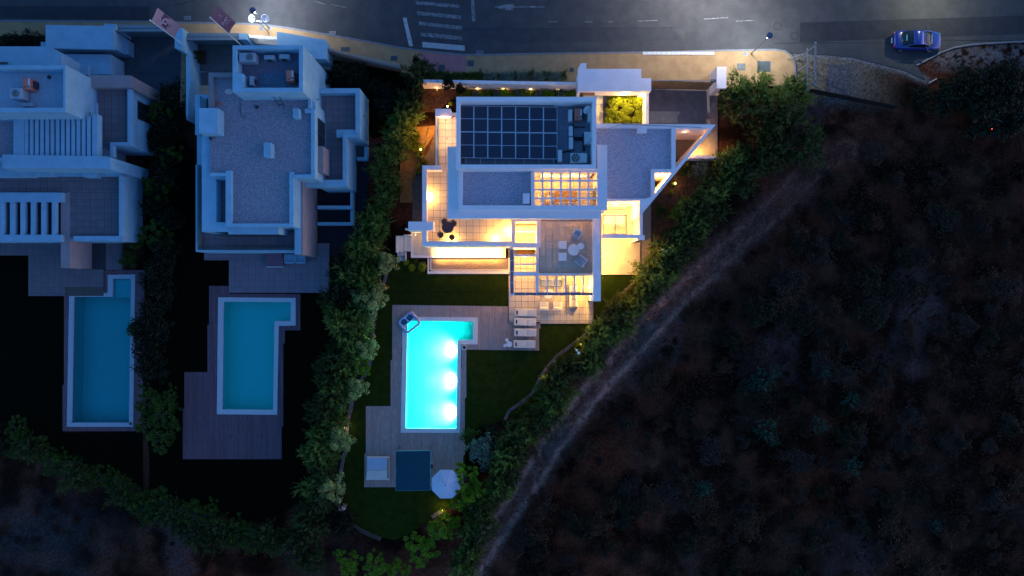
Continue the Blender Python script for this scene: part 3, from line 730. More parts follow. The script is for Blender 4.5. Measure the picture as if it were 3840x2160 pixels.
sheet('north_bed',[(1580,318),(2185,326),(2185,380),(1690,372),(1640,420),(1580,420)],.03,SOILW)
sheet('west_bed',[(1500,480),(1640,470),(1640,490),(1590,560),(1560,640),(1545,760),(1500,760)],.03,SOILO)
sheet('west_path',[(1640,425),(1650,425),(1650,860),(1545,866),(1548,700),(1575,620),(1610,560),(1628,500)],.035,mat('dark_paving',(.10,.075,.065),.9,.2,3,.3,30))
seam_= MB().path([(*P(1605,480,.1),.06),(*P(1600,520,.1),.06),(*P(1575,585,.1),.06),(*P(1552,640,.1),.06),(*P(1547,700,.1),.06)],.04,5); tag(seam_.build('bed_edging',DARKM),'dark curved edging between the ochre bed and the paved path','edging')
wc = thing('well_cover', 'round cover with a pale rim in the ochre lit bed', 'cover', (*P(1582,526),.0)); child(MB().cyl(0,0,0,.08,.34,n=24),'rim',STONE,wc); child(MB().cyl(0,0,.08,.10,.27,n=24),'lid',SOILO,wc)

# ================================================================== VILLA 2
V2 = thing('villa', 'unlit pale villa with a stepped gravel roof between the two hedges', 'house', (X(1000),Y(560),0))
mb = MB()
mb.pb(872,170,1136,345,0,7.2,ref=8.4)
mb.pp([(780,272),(1176,380),(1180,410),(1180,668),(786,668),(786,272)],0,5.9,ref=6.3)
mb.pb(873,345,1160,380,0,5.9,ref=6.3)
mb.pb(846,668,1102,849,0,5.896,ref=6.3)
mb.pb(751,505,787,868,0,5.7,ref=6.0)
mb.pb(787,668,805,868,0,5.696,ref=6.0).pb(805,832,850,868,0,5.69,ref=6.0).pb(850,850,1040,877,0,5.68,ref=6.0).pb(787,650,805,672,0,5.7,ref=6.0)
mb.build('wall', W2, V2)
mb = MB()
mb.pring((872,170,1136,345),(887,183,1121,329),7.2,8.4)
mb.pb(887,276,911,329,7.2,8.397,ref=8.4)
mb.build('parapet', W2, V2)
MB().pb(887,183,1121,329,7.2,7.23,ref=8.3).build('roof', mat('tower_roof',(.17,.15,.20),.9,.15,4,.3,30), V2)
MB().pb(972,275,1072,330,7.23,7.28).build('roof_mat', mat('green_felt',(.09,.16,.22),.95,.2,5,.3,30), V2)
mb = MB()
mb.pb(1155,372,1166.5,410,5.9,6.3)
mb.pb(1143,408,1180,423,5.9,6.3).pb(1166,423,1180,655,5.9,6.297,ref=6.3).pb(1100,655,1180,668,5.9,6.3).pb(1085,645,1101,838,5.9,6.3).pb(846,838,1101,850,5.9,6.298,ref=6.3)
mb.pb(846,640,868,838,5.9,6.3).pb(787,648,846,660,5.9,6.299,ref=6.3)
mb.build('parapet', W2, V2)
mb = MB().pb(782,272,799,405,5.9,6.3).pb(799,272,872,288,5.9,6.298,ref=6.3); mb.build('parapet', MAUVE, V2)
mb = MB().pb(787,286,1168,649,5.9,5.96).pb(868,649.1,1086,839,5.9,5.957,ref=5.96); mb.build('roof_gravel', GRAV2, V2)
MB().pb(746,405,817,499,5.9,7.2).pb(732,358,749,505,3.0,5.2).build('stair_head', W2, V2)
MB().pb(989,535,1015,588,5.95,6.9).build('roof_vent', W2, V2)
MB().pb(1098,406,1120,441,5.95,6.8).build('roof_vent', W2, V2)
MB().cyl(*P(791,520,6),5.95,6.15,.12,n=12).build('roof_drain', DARKM, V2)
# sunken west terrace, lower terrace with glass rail
floor(V2,(804,672,847,832),4.7,.62,TILE2)
mb = MB().pb(735,620,1130,944,0,2.8,ref=3.2); mb.build('terrace_block', W2, V2)
floor(V2,(754,870,1106,932),3.15,.62,TILE2)
mb = MB().pb(734,618,739,944,2.8,3.5).pb(739,937,1105,944,2.8,3.497,ref=3.5); mb.build('parapet', W2, V2)
mb = MB().pb(744,618,746,932,3.15,4.1).pb(746,930,1105,932,3.15,4.1); mb.build('glass_balustrade', GLASS, V2)
mb = MB().pb(1105,664,1135,955,0,4.5); mb.build('wall', MAUVE, V2)
MB().pb(1105,664,1129,953,4.5,4.52).build('wall_cap', W2, V2)
window_s(V2,790,1040,877,6.0,3.2,5.4,4)
# north-west low corner
MB().pb(731,355,780,625,0,3.0,ref=3.4).build('wall', W2, V2)
mb = MB().pring((731,355,782,410),(745,370,781,409),3.0,3.9); mb.build('parapet', W2, V2)
# east wing terrace
mb = MB().pb(1188,331,1349,514,0,2.8,ref=3.8).pb(1188,514.1,1300,700,0,2.795,ref=3.8); mb.build('wall', W2, V2)
floor(V2,(1195,357,1333,500),2.95,.62,TILE2); floor(V2,(1215,500,1285,674),2.95,.62,TILE2)
mb = MB().pb(1192,331,1349,349,2.8,3.8).pb(1333,349,1349,499,2.8,3.797,ref=3.8).pb(1262,486,1349,514,2.8,3.6).pb(1285,500,1300,674,2.8,3.79,ref=3.8).pb(1143,674,1300,700,2.8,3.8); mb.build('parapet', W2, V2)
MB().pb(1193,548,1212,646,3.2,5.3).build('bay_window', MAUVE, V2)
window_e(V2,430,540,1180,6.3,3.2,5.4,2)
MB().cyl(*P(1179,360,6.3),5.2,5.3,.06,n=8).build('spotlight', DARKM, V2)
for px,py,zr,zz,par in ((1180,470,6.3,5.2,V2),(1180,600,6.3,5.0,V2),(1349,420,3.8,2.4,V2)):
    x_,y_=P(px,py,zr); MB().tube((x_-.02,y_,zz),(x_+.16,y_,zz-.03),.05,.05,8).build('rain_spout',DARKM,par)
for px,py,zr,zz in ((1000,850,6.3,5.3),(1080,850,6.3,5.3)):
    x_,y_=P(px,py,zr); MB().tube((x_,y_+.02,zz),(x_,y_-.16,zz-.03),.05,.05,8).build('rain_spout',DARKM,V2)
MB().path([(X(900,6),Y(375,6),6.0),(X(902,6),Y(430,6),5.98),(X(915,6),Y(440,6),5.98)],.02,5).build('cable',DARKM,V2)
MB().cyl(*P(963,402,6),5.96,6.08,.16,.14,n=12).build('roof_drain',DARKM,V2)
# sunken courts east of the villa
for y0,y1,nm in ((712,783,'upper'),(785,845,'lower')):
    cr_ = MB().pb(1190,y1-12,1326-(4 if nm=='upper' else 0),y1,-.1,1.0 if nm=='upper' else .6).pb(1314,y0,1326-(4 if nm=='upper' else 0),y1-12.2,-.1,1.0 if nm=='upper' else .6); cr_.build('court_wall', W2, V2)
MB().pb(1338,545,1378,600,-.1,.02).build('court_floor', DRIVE2, V2)
mb = MB().pb(1366,548,1378,601,-.1,.7).pb(1338,589,1366,601,-.1,.698,ref=.7); mb.build('court_wall', W2, V2)
sheet('side_path',[(1190,600),(1380,600),(1378,735),(1330,960),(1195,960)],.02,mat('dark_side_path',(.020,.018,.026),.95,.2,3,.3,30))
# patio of villa 2
pa = thing('patio', 'grey tiled patio of the unlit villa north of its teal pool', 'patio', (X(1050),Y(1000),0)); del pa['category']; pa['kind']='structure'
mb = MB().pb(765,944,1188,976,-.1,.07,ref=.1).pb(858,976,1235,1098,-.1,.07,ref=.1).pb(1188,912,1235,976,-.1,.07,ref=.1); mb.build('bed', GROUT, pa)
tiles(pa,(765,944,1188,976),.10,.62,TILE2,name='patio_tile',gap=.02); tiles(pa,(858,976,1235,1098),.10,.62,TILE2,name='patio_tile',gap=.02); tiles(pa,(1190,912,1235,976),.10,.62,TILE2,name='patio_tile',gap=.02)
# roof plant of villa 2
G2='air conditioners on the unlit villa tower'
ac_top(926,214,7.23,1.28,.72,1.0,'largest unit with a top fan in the north west of the unlit villa tower',fan=(.22,0),m=ACG,group=G2,fr=.3)
ac_side(1009,214,7.23,.85,.34,.7,'left of the two low units along the north wall of the unlit tower',m=ACG,side='y',group=G2)
ac_side(1065,211,7.23,.85,.36,.75,'right of the two low units along the north wall of the unlit tower',m=ACG,side='y',group=G2)
ac_side(943,302,7.23,.36,.75,.7,'upright narrow unit beside the white block in the unlit tower',m=ACG,group=G2)
boxred(1087,284,7.23,'faded red box unit in the unlit villa tower',lx=.6,ly=.9)
lad = thing('roof_ladder', 'dark metal ladder hooked over the south wall of the unlit tower', 'ladder', (*P(1035,365,7),5.96))
child(MB().path([(-.35,.55,1.9),(-.1,-.5,.05)],.03,6).path([(.15,.55,1.9),(.4,-.5,.05)],.03,6),'rail',DARKM,lad)
for t in (.05,.35,.65,.9):
    child(MB().tube((-.35+.25*t,.55-1.05*t,1.9-1.85*t),(.15+.25*t,.55-1.05*t,1.9-1.85*t),.025,.025,6),'rung',DARKM,lad)
sd = thing('satellite_dish', 'pale oval dish at the south west corner of the unlit tower', 'satellite dish', (*P(864,346,6.5),5.96))
child(MB().cyl(0,0,0,.9,.025,n=8),'mast',ALU,sd); d=child(MB().cyl(0,0,0,.08,.05,.30,n=20),'dish',ACG,sd,loc=(0,0,.9)); d.rotation_euler=(R(58),R(20),0)
for px,py,sx,lab in ((822,388,.18,'pair of faded red bricks left lying on the gravel roof'),):
    bk = thing('roof_bricks', lab, 'bricks', (*P(px,py,6),5.96)); child(MB().box(-.16,-.12,-.02,.12,0,.12),'brick',REDB,bk); child(MB().box(.04,-.1,.18,.14,0,.12),'brick',REDB,bk)
# red canopy on the patio, two chairs
dbd = thing('daybed', 'dark plum daybed with a white front edge under the terrace of the unlit villa', 'daybed', (*P(1030,975,.5),.1))
child(MB().box(-.82,-.6,.82,.75,.1,.4),'base',BAND,dbd,bevel=.03); child(MB().box(-.8,-.68,.8,-.6,.1,.46),'front_rail',COPE,dbd); child(MB().box(-.7,.2,.7,.7,.4,.55),'cushion',BAND,dbd,bevel=.05)
for dx,lab in ((1088,'western blue garden armchair beside the plum daybed'),(1127,'eastern blue garden armchair under the taupe wall')):
    c_ = thing('garden_armchair', lab, 'armchair', (*P(dx,968,.4),.1),'blue armchairs on the dark patio')
    child(MB().box(-.38,-.35,.38,.35,.12,.38),'seat',W1,c_,bevel=.03); child(MB().box(-.38,-.5,.38,-.35,.12,.6),'backrest',W1,c_,bevel=.03)
    for s in (-1,1): child(MB().box(s*.42-.04,-.45,s*.42+.04,.35,0,.55),'armrest',W1,c_)

# ---------------------------------------------------------------- street side of villas 1 and 2
sheet('driveway',[(430,115),(640,115),(690,190),(690,350),(665,352),(560,350),(430,260)],.02,mat('slate_driveway',(.055,.06,.075),.8,c2=(.085,.09,.105),scale=1.2,bump=.2,bscale=30))
sheet('driveway',[(700,150),(925,150),(925,340),(880,420),(700,420)],.02,DRIVE2)
pt = thing('paving_terrace', 'small pale paved step west of the unlit villa', 'step', (X(720),Y(370),0)); MB().pb(716,320,780,417,-.05,.12).build('slab', DRIVEL, pt)
def sgate(x0,x1,y0,y1,lab):
    g = thing('sliding_gate', lab, 'gate', (X((x0+x1)/2,2),Y((y0+y1)/2,2),0))
    h = (y1-y0)
    MB().pb(x0,y0,x1,y0+h*.52,.1,2.2).build('panel', STEEL, g); MB().pb(x0,y0+h*.58,x1,y1,2.0,2.3).build('rail', STEEL, g)
    MB().pb(x0,y0+h*.52,x1,y0+h*.58,2.0,2.15).build('track', DARKM, g); return g
sgate(425,655,93,118,'grey steel sliding gate of the far west villa driveway'); sgate(688,903,124,150,'grey steel sliding gate of the middle villa, right of the plum flag pole')
bl = thing('boundary_wall', 'white wall between the two dark villa driveways with a tall white gate block', 'wall', (X(690),Y(250),0))
MB().pp([(655,104),(684,104),(684,190),(655,180)],0,3.0).pp([(697,190),(712,190),(716,300),(707,360),(706,430),(700,450),(697,420)],0,1.9).build('wall', W2, bl)
gs = thing('plank_screen', 'brown plank screen leaning west of the white boundary wall', 'screen', (X(684),Y(290),0))
for i in range(6):
    ya = 195+i*34; MB().pb(680-i*1.0,ya,696-i*.6,ya+32.5,.2,1.6).build('plank', WOOD, gs)
p_ = thing('planter', 'square dark planter at the foot of the pink flag pole', 'planter', (*P(744,212,.5),0)); child(MB().box(-.52,-.55,.52,.55,0,.5),'trough',BRWN,p_); child(MB().box(-.45,-.48,.45,.48,.5,.53),'soil',SOILW,p_)
ld = thing('ladder', 'aluminium ladder laid on the driveway west of the unlit villa', 'ladder', (*P(745,312,.2),.05))
for s in (-1,1): child(MB().box(s*.16-.02,-1.1,s*.16+.02,1.05,.0,.06),'rail',ALU,ld)
for i in range(11): child(MB().box(-.14,-1.0+i*.19,.14,-.96+i*.19,.015,.045),'rung',ALU,ld)
child(MB().box(-.5,1.05,.5,1.13,0,.07),'foot_bar',ALU,ld)
gb_ = thing('gate_block', 'white block pier at the west end of the bright louvred fence', 'pillar', (X(910),Y(148),0)); MB().pb(896,125,925,148,0,2.6).build('wall', W2, gb_)
def louvres(x0,y0,x1,y1,n_,h,lab,m=WHP):
    g = thing('louvre_fence', lab, 'fence', (X((x0+x1)/2),Y((y0+y1)/2),0)); 
    ax,ay = P(x0,y0,h); bx,by = P(x1,y1,h)
    for i in range(n_):
        t = (i+.5)/n_; cx,cy = ax+(bx-ax)*t, ay+(by-ay)*t
        o = MB().rbox(0,0,.085,.32,.1,h,R(25)).build('slat', m, None); o.location=(cx-g.location.x,cy-g.location.y,0); o.parent=g
    a_ = math.atan2(by-ay,bx-ax); L=math.hypot(bx-ax,by-ay)
    for zz in (.25,h-.25):
        MB().rbox((ax+bx)/2,(ay+by)/2,L,.04,zz,zz+.06,a_).build('rail', m, g)
    return g
louvres(932,136,1040,143,13,2.0,'brightly lit white louvred fence under the post lamp')
louvres(1230,186,1500,246,34,1.9,'long dim louvred fence between the pavement and the black garden',mat('taupe_louvre',(.34,.27,.24),.7,.08,4))
sheet('fence_dark_base',[(930,143),(1036,150),(1036,172),(930,172)],.128,DRIVE2,th=.02)  # dark sheet laid beneath the slats
lw = thing('garden_wall','low pale wall at the foot of the long dim louvred fence','wall',(X(1400),Y(235),0)); MB().pp([(1232,193),(1500,252),(1500,258),(1232,199)],0,.45).build('wall', W2, lw)
gr_ = thing('garage', 'white garage with a slanted street edge east of the bright louvred fence', 'garage', (X(1130),Y(170),0))
MB().pp([(1038,118),(1222,150),(1222,221),(1136,221),(1037,222)],0,2.5).build('wall', W2, gr_)
MB().pb(1190,235,1240,262,0,.6,ref=.6).build('ledge', DRIVEL, gr_)

# ================================================================== VILLA 1
V1 = thing('villa', 'blue shaded villa at the west edge with two slatted pergolas', 'house', (X(230),Y(560),0))
mb = MB()
mb.pb(-420,245,245,420,0,7.2,ref=8.4)
mb.pp([(-420,174),(185,174),(228,202),(228,250),(-420,250)],0,5.2)
mb.pp([(228,203),(415,204),(415,279),(332,279),(332,300),(228,300)],0,2.2)
mb.pb(-420,418,335,575,0,5.3,ref=5.5)
mb.pb(335,300,482,545,0,4.3,ref=4.6)
mb.pb(-420,630,458,660,0,3.6,ref=3.6)
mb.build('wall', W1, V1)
mb = MB().pring((-420,245,246,420),(-400,258,237,404),7.2,8.4); mb.build('parapet', W1, V1)
MB().pb(-400,258,237,404,7.2,7.22,ref=8.3).build('roof', mat('tower_floor',(.38,.44,.52),.9,.1,3,.2,30), V1)
MB().pb(-420,232,26,239,5.2,5.3).build('roof_slot', DARKM, V1)
MB().pb(270,243,329,280,2.2,2.6).pb(304,384,362,440,3.6,4.6).build('roof_box', W1, V1)
MB().pp([(332,281),(491,283),(491,328),(332,328)],0,5.0).build('canopy', MAUVE, V1)
floor(V1,(365,330,478,545),4.35,.62,TILE1)
mb = MB().pb(478,333,490,533,4.3,4.8).pb(413,533,490,545,4.3,4.798,ref=4.8).pb(413,545,424,590,4.3,4.8); mb.build('parapet', W1, V1)
MB().pp([(-420,500),(48,500),(48,592),(-420,592)],5.3,5.34).build('roof_gravel', GRAV2, V1)
MB().pp([(-420,418),(48,418),(48,500),(-420,500)],5.3,5.345).build('roof_gravel', GRAV2, V1)
pg = MB().pb(50,420,90,592,5.3,6.0).pb(90,428,290,436,5.6,6.0).build('pergola', W1, V1)
for i in range(14):
    a = 92+i*19.5; MB().pb(a,436,a+12,585,5.65,6.0-.003*(i%2)).build('beam', W1, pg)
MB().pb(352,428,365,590,5.3,5.99,ref=6).build('beam', W1, pg)
mb = MB().pp([(9,579),(400,586),(415,590),(415,636),(400,632),(9,630)],0,6.1); mb.build('parapet', W1, V1)
MB().pb(-420,592,9,604,5.3,6.0).build('parapet', W1, V1)
mb = MB().pb(-420,604,113,662,3.1,4.2).pb(113,640,190,659,3.1,4.1).pb(310,645,357,663,3.1,4.1); mb.build('bay', W1, V1)
MB().pb(-420,640,460,903,0,3.0,ref=3.3).build('terrace_block', W1, V1)
floor(V1,(-5,655,446,722),3.2,.62,TILE1); floor(V1,(262,722,446,886),3.2,.62,TILE1)
mb = MB().pb(446,660,458,886,3.0,3.9).pb(276,885,458,903,3.0,3.6); mb.build('parapet', W1, V1)
MB().pb(228,722,262,1005,0,3.22).build('wall', MAUVE, V1)
mb = MB().pb(-420,722,232,757,2.9,3.7).pb(-420,880,228,906,2.9,3.7); pg = mb.build('pergola', W1, V1)
for a,b_ in ((0,14),(37,54),(76,92),(115,130),(154,170),(194,208)): MB().pb(a,757,b_,880,3.3,3.69,ref=3.7).build('beam', W1, pg)
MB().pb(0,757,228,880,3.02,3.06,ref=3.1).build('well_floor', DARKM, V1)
window_e(V1,360,430,482,4.6,.8,3.2,2); None
MB().pb(316,905,394,1008,-.1,.02,ref=.02).build('stair_well_shade', DARKM, V1)  # flat dark sheet, the shade of the recess is only its colour
G1='air conditioners in the far west roof well'
ac_top(58,350,7.22,1.0,.85,1.0,'white unit beside the red box in the far west roof well',m=ACG,group=G1,fr=.3)
ac_side(98,392,7.22,1.0,.3,.5,'low tilted dark unit by the south wall of the far west roof well',m=ACG,side='y',group=G1)
boxred(98,314,7.22,'faded red box unit in the far west roof well')
o = thing('roof_drain','small dark drain on the pale floor of the far west roof well','drain',(*P(183,289,7.3),7.22)); child(MB().cyl(0,0,0,.08,.16,n=10),'grate',DARKM,o)
cn = thing('entrance_canopy', 'flat pale canopy slab beside the pavement at the north west', 'canopy', (X(300),Y(140),0))
MB().pp([(171,93),(425,98),(425,186),(171,180)],2.6,2.9).build('slab', W1, cn)
MB().pp([(390,88),(433,90),(433,112),(390,112)],0,2.55).pp([(425,118),(480,150),(480,205),(425,186)],0,1.0).pb(153,157,172,176,0,2.6).pb(180,110,420,176,0,2.6,ref=2.9).build('wall', W1, cn)
pa = thing('patio', 'slate tiled patio north of the far west pool', 'patio', (X(270),Y(1000),0)); del pa['category']; pa['kind']='structure'
mb = MB().pb(-420,903,315,958,-.1,.07,ref=.1).pb(106,958,315,1110,-.1,.07,ref=.1).pb(315,1009,388,1110,-.1,.07,ref=.1).pb(395,905,460,1012,-.1,.07,ref=.1); mb.build('bed', GROUT, pa)
tiles(pa,(0,905,314,958),.10,.62,TILE1,name='patio_tile',gap=.02); tiles(pa,(106,958,314,1076),.10,.62,TILE1,name='patio_tile',gap=.02); tiles(pa,(314,1010,388,1076),.10,.62,TILE1,name='patio_tile',gap=.02); tiles(pa,(396,905,455,1012),.10,.62,TILE1,name='patio_tile',gap=.02); tiles(pa,(106,1076,244,1110),.10,.62,TILE1,name='patio_tile',gap=.02)

# ================================================================== lawns, decks, pools
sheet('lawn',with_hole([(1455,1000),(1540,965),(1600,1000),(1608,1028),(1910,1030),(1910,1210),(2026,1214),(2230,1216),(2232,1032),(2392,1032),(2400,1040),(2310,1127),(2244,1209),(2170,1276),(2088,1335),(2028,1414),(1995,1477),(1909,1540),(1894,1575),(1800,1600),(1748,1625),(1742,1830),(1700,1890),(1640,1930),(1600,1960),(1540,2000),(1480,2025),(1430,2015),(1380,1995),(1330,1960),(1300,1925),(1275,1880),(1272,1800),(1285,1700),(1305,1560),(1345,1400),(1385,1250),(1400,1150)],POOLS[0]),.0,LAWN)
seam_ = MB().pb(1470,1094,1908,1097,0,.012,ref=0).build('turf_seam', mat('turf_joint',(.003,.006,.002),.95)); struct(seam_)
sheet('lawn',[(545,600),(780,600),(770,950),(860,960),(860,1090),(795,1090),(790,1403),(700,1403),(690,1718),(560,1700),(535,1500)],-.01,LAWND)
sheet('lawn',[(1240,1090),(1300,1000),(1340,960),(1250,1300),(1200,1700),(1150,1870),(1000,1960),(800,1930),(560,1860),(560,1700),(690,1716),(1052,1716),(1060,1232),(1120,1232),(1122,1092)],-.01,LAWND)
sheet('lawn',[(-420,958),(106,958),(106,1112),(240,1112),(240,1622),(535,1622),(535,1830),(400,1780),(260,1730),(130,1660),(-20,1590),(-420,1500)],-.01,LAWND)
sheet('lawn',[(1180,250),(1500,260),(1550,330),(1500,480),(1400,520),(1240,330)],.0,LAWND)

def clipdeck(polypx, hole, m, z, nm, label, bw=.145):
    """boards laid north-south inside a pixel polygon, minus the pool opening"""
    r = thing(nm, label, 'deck', (*P(*polypx[0],z),0)); del r['category']; r['kind']='structure'
    poly = [P(a,b_,z) for a,b_ in polypx]; hp = [P(a,b_,z) for a,b_ in hole]
    def cross(pl, x):
        o = []
        for (ax,ay),(bx,by) in zip(pl, pl[1:]+pl[:1]):
            if (ax-x)*(bx-x) < 0: o.append(ay+(by-ay)*(x-ax)/(bx-ax))
        return sorted(o)
    mb = MB(); x = min(p[0] for p in poly)+bw/2; xm = max(p[0] for p in poly)
    while x < xm:
        ys_ = cross(poly, x); hs = cross(hp, x)
        segs = list(zip(ys_[::2], ys_[1::2]))
        for a,b_ in zip(hs[::2], hs[1::2]):
            ns = []
            for s,e in segs:
                if b_ <= s or a >= e: ns.append((s,e))
                else:
                    if a > s: ns.append((s,a))
                    if b_ < e: ns.append((b_,e))
            segs = ns
        for s,e in segs:
            y_ = s
            while y_ < e-.02:
                L = min(random.uniform(1.8,3.6), e-y_); mb.box(x-bw/2+.006, y_+.004, x+bw/2-.006, y_+L-.004, z-.03, z+random.uniform(-.004,.003)); y_ += L
        x += bw
    o = mb.build('board', m, r); o['kind'] = 'stuff'
    base = MB().pp(polypx,-.4,z-.035,ref=z)
    return r
def pool(pref, label, cope, water, depth, mc, mt, zt=.02, wl=-.12):
    r = thing('swimming_pool', label, 'swimming pool', (*P(*cope[0]),0))
    def w_(pl): return [P(a,b_,0) for a,b_ in pl]
    co, wa = w_(cope), w_(water)
    MB().ring(co, wa, zt-.25, zt+.045).build('coping', mc, r)
    m_ = MB(); k = len(wa)                                 # basin: inward-facing walls and a floor
    ar = sum(wa[i][0]*wa[(i+1)%k][1]-wa[(i+1)%k][0]*wa[i][1] for i in range(k))
    m_.v = [(x,y,-depth) for x,y in wa]+[(x,y,zt-.25) for x,y in wa]
    for i in range(k):
        j=(i+1)%k; m_.f.append((i,k+i,k+j,j) if ar>0 else (j,k+j,k+i,i))
    m_.f.append(tuple(range(k)) if ar>0 else tuple(range(k-1,-1,-1)))
    m_.build('basin', mt, r)
    wv = MB(); wv.v = [(x,y,wl) for x,y in wa]; wv.f=[tuple(range(k)) if ar>0 else tuple(range(k-1,-1,-1))]
    wv.build('water', WATER, r); return r
C3 = [(1510,1188),(1792,1190),(1791,1291),(1730,1291),(1725,1623),(1503,1622)]
W3w = [(1528,1203),(1775,1206),(1774,1275),(1715,1275),(1711,1607),(1521,1606)]
D3 = [(1473,1143),(1906,1149),(1906,1208),(2025,1212),(2023,1315),(1751,1311),(1737,1827),(1366,1827),(1373,1523),(1463,1523)]
P3 = pool(3,'brightly lit turquoise pool glowing from three underwater lamps',C3,W3w,1.45,COPE3,POOL3)
for i in range(3): MB().pb(1741+i*9,1207,1774,1274,-1.45,-1.1+.3*i,ref=-.3).build('step', POOL3, P3)
jm=MB()
for i in range(13): jm.pb(1530,1232+i*29.5,1640+random.uniform(-20,10),1232.9+i*29.5,-1.45,-1.444,ref=-1.45)
for x_ in (1552,1582,1612): jm.pb(x_,1225,x_+.9,1600,-1.45,-1.442,ref=-1.45)
jm.build('tile_joint', mat('grout_teal',(.03,.50,.52),.6,.1,3), P3)
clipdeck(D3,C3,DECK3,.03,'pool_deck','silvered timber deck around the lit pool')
C2 = [(819,1115),(1109,1117),(1109,1221),(1046,1222),(1040,1555),(814,1553)]
W2w = [(838,1131),(1091,1133),(1091,1202),(1030,1204),(1025,1536),(833,1535)]
D2 = [(783,1072),(858,1072),(858,1101),(1126,1103),(1126,1239),(1066,1239),(1057,1722),(685,1722),(690,1395),(778,1395)]
P2 = pool(2,'unlit teal pool with an L-shaped corner and a wide brown deck to its south',C2,W2w,1.5,COPE,POOL2)
for i in range(3): MB().pb(1040+i*14,1134,1091,1201,-1.5,-1.2+.3*i,ref=-.3).build('step', POOL2, P2)
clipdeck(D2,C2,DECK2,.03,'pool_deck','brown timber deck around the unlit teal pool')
C1 = [(261,1097),(405,1099),(405,1031),(508,1029),(500,1600),(252,1600)]
W1w = [(277,1113),(423,1113),(424,1046),(492,1045),(485,1585),(268,1585)]
D1 = [(243,1078),(389,1078),(389,1014),(545,1012),(530,1617),(234,1617)]
P1_ = pool(1,'dark blue pool at the west with trees overhanging its east edge',C1,W1w,1.6,mat('dim_coping',(.38,.42,.48),.8,.06,3),POOL1)
for i in range(5): MB().pb(425,1047+i*12,491,1116,-1.6+.0,-.3-.22*i,ref=-.4).build('step', POOL1, P1_)
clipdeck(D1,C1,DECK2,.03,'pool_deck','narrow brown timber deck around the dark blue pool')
# underwater lamps
for i,(px,py) in enumerate(((1711,1318),(1710,1437),(1709,1557))):
    r = thing('pool_lamp', ('northernmost','middle','southernmost')[i]+' glaring underwater lamp on the east wall of the lit pool', 'pool lamp', (*P(px,py),-.55), 'underwater lamps in the lit pool')
    child(MB().box(-.08,-.12,-.02,.12,-.12,.12),'lens',BULB_C,r)
    L = bpy.data.lights.new('lamp_light','SPOT'); L.energy = 2500*LP; L.color=(.80,1.0,.95); L.spot_size=R(120); L.spot_blend=.8; L.shadow_soft_size=.12
    o = bpy.data.objects.new('lamp_light',L); col.objects.link(o); o.parent=r; o.location=(-.2,0,0); o.rotation_euler=(0,R(38),0)
    L = bpy.data.lights.new('lamp_light','POINT'); L.energy = 260*LP; L.color=(.15,1.0,.84); L.shadow_soft_size=.15  # extra fill light added out in the water, no lamp stands there
    o = bpy.data.objects.new('lamp_light',L); col.objects.link(o); o.parent=r; o.location=(-2.4,0,.1)
# stone kerb of the main garden
def stones(pts, label, m=STONE, wd=.32, L0=.75, z1=.14):
    r = thing('garden_edging', label, 'edging', (*P(*pts[0]),0)); q=[P(*p) for p in pts]
    for (ax,ay),(bx,by) in zip(q,q[1:]):
        L=math.hypot(bx-ax,by-ay); k=max(1,round(L/L0)); a=math.atan2(by-ay,bx-ax)
        for i in range(k):
            t=(i+.5)/k; o=MB().rbox(0,0,L/k-.03,wd*random.uniform(.8,1.15),-.2,z1+random.uniform(-.03,.03),a+random.uniform(-.04,.04)).build('stone',m,None)
            o.location=(ax+(bx-ax)*t-r.location.x, ay+(by-ay)*t-r.location.y,0); o.parent=r
    return r
stones([(2395,1040),(2310,1127),(2280,1165),(2244,1209),(2170,1276),(2088,1335),(2050,1380),(2028,1414),(1995,1477),(1950,1515),(1909,1540),(1893,1575)],'curved limestone edging between the lit lawn and the diagonal hedge')
stones([(1455,1010),(1440,1060),(1425,1110),(1405,1170),(1398,1250),(1392,1330),(1380,1390),(1350,1430),(1325,1470),(1318,1520),(1308,1570),(1302,1620),(1305,1670),(1290,1710),(1280,1760),(1275,1800),(1270,1850)],'pale stone edging along the west hedge of the lit villa garden')
stones([(1322,1962),(1350,1985),(1390,2005),(1430,2020)],'short earthy edging at the south end of the black lawn', mat('earthy_stone',(.07,.055,.04),.95,.3,4,.5,14))
stones([(1620,1940),(1640,1925),(1660,1913)],'short edging stones beside the amber garden lamp')
# ================================================================== furniture of the lit villa
def lounger(px,py,label,rz=0):
    r = thing('sun_lounger', label, 'sun lounger', (*P(px,py,.35),.05), 'sun loungers beside the lit pool', rz)
    child(MB().box(-1.02,-.36,1.02,.36,.22,.30),'frame',WHP,r,bevel=.02)
    child(MB().box(.20,-.34,1.00,.34,.30,.38),'mattress',CUSH,r,bevel=.03)
    o = child(MB().box(-1.22,-.34,0,.34,0,.07),'backrest',CUSH,r,bevel=.03); o.location=(.17,0,.31); o.rotation_euler=(0,R(7),0)
    child(MB().box(-.86,-.17,-.72,.17,.46,.54),'headrest',mat_navy,r,bevel=.02)
    for a in (-.9,.9):
        for b_ in (-.3,.3): child(MB().box(a-.03,b_-.03,a+.03,b_+.03,0,.22),'leg',WHP,r)
    return r
mat_navy = mat('navy_headrest',(.008,.012,.06),.8,.1,8)
lounger(1971,1172,'white sun lounger lying wholly on the beige patio tiles, northernmost of four',R(-1))
lounger(1969,1207,'white sun lounger straddling the edge of the patio tiles and the deck',R(-2))
lounger(1970,1247,'white sun lounger on the deck, third from the house',R(-1))
lounger(1967,1291,'white sun lounger beside the three small round tables',R(-1))
def round_table(px,py,z,rad,h,label,m=WHP,group=None,nm='round_table'):
    r = thing(nm, label, 'table', (*P(px,py,z+h),z), group)
    child(MB().cyl(0,0,h-.03,h,rad,n=32),'tabletop',m,r); child(MB().cyl(0,0,.02,h-.03,.035,n=10),'pedestal',m,r); child(MB().cyl(0,0,0,.02,rad*.5,n=20),'foot',m,r); return r
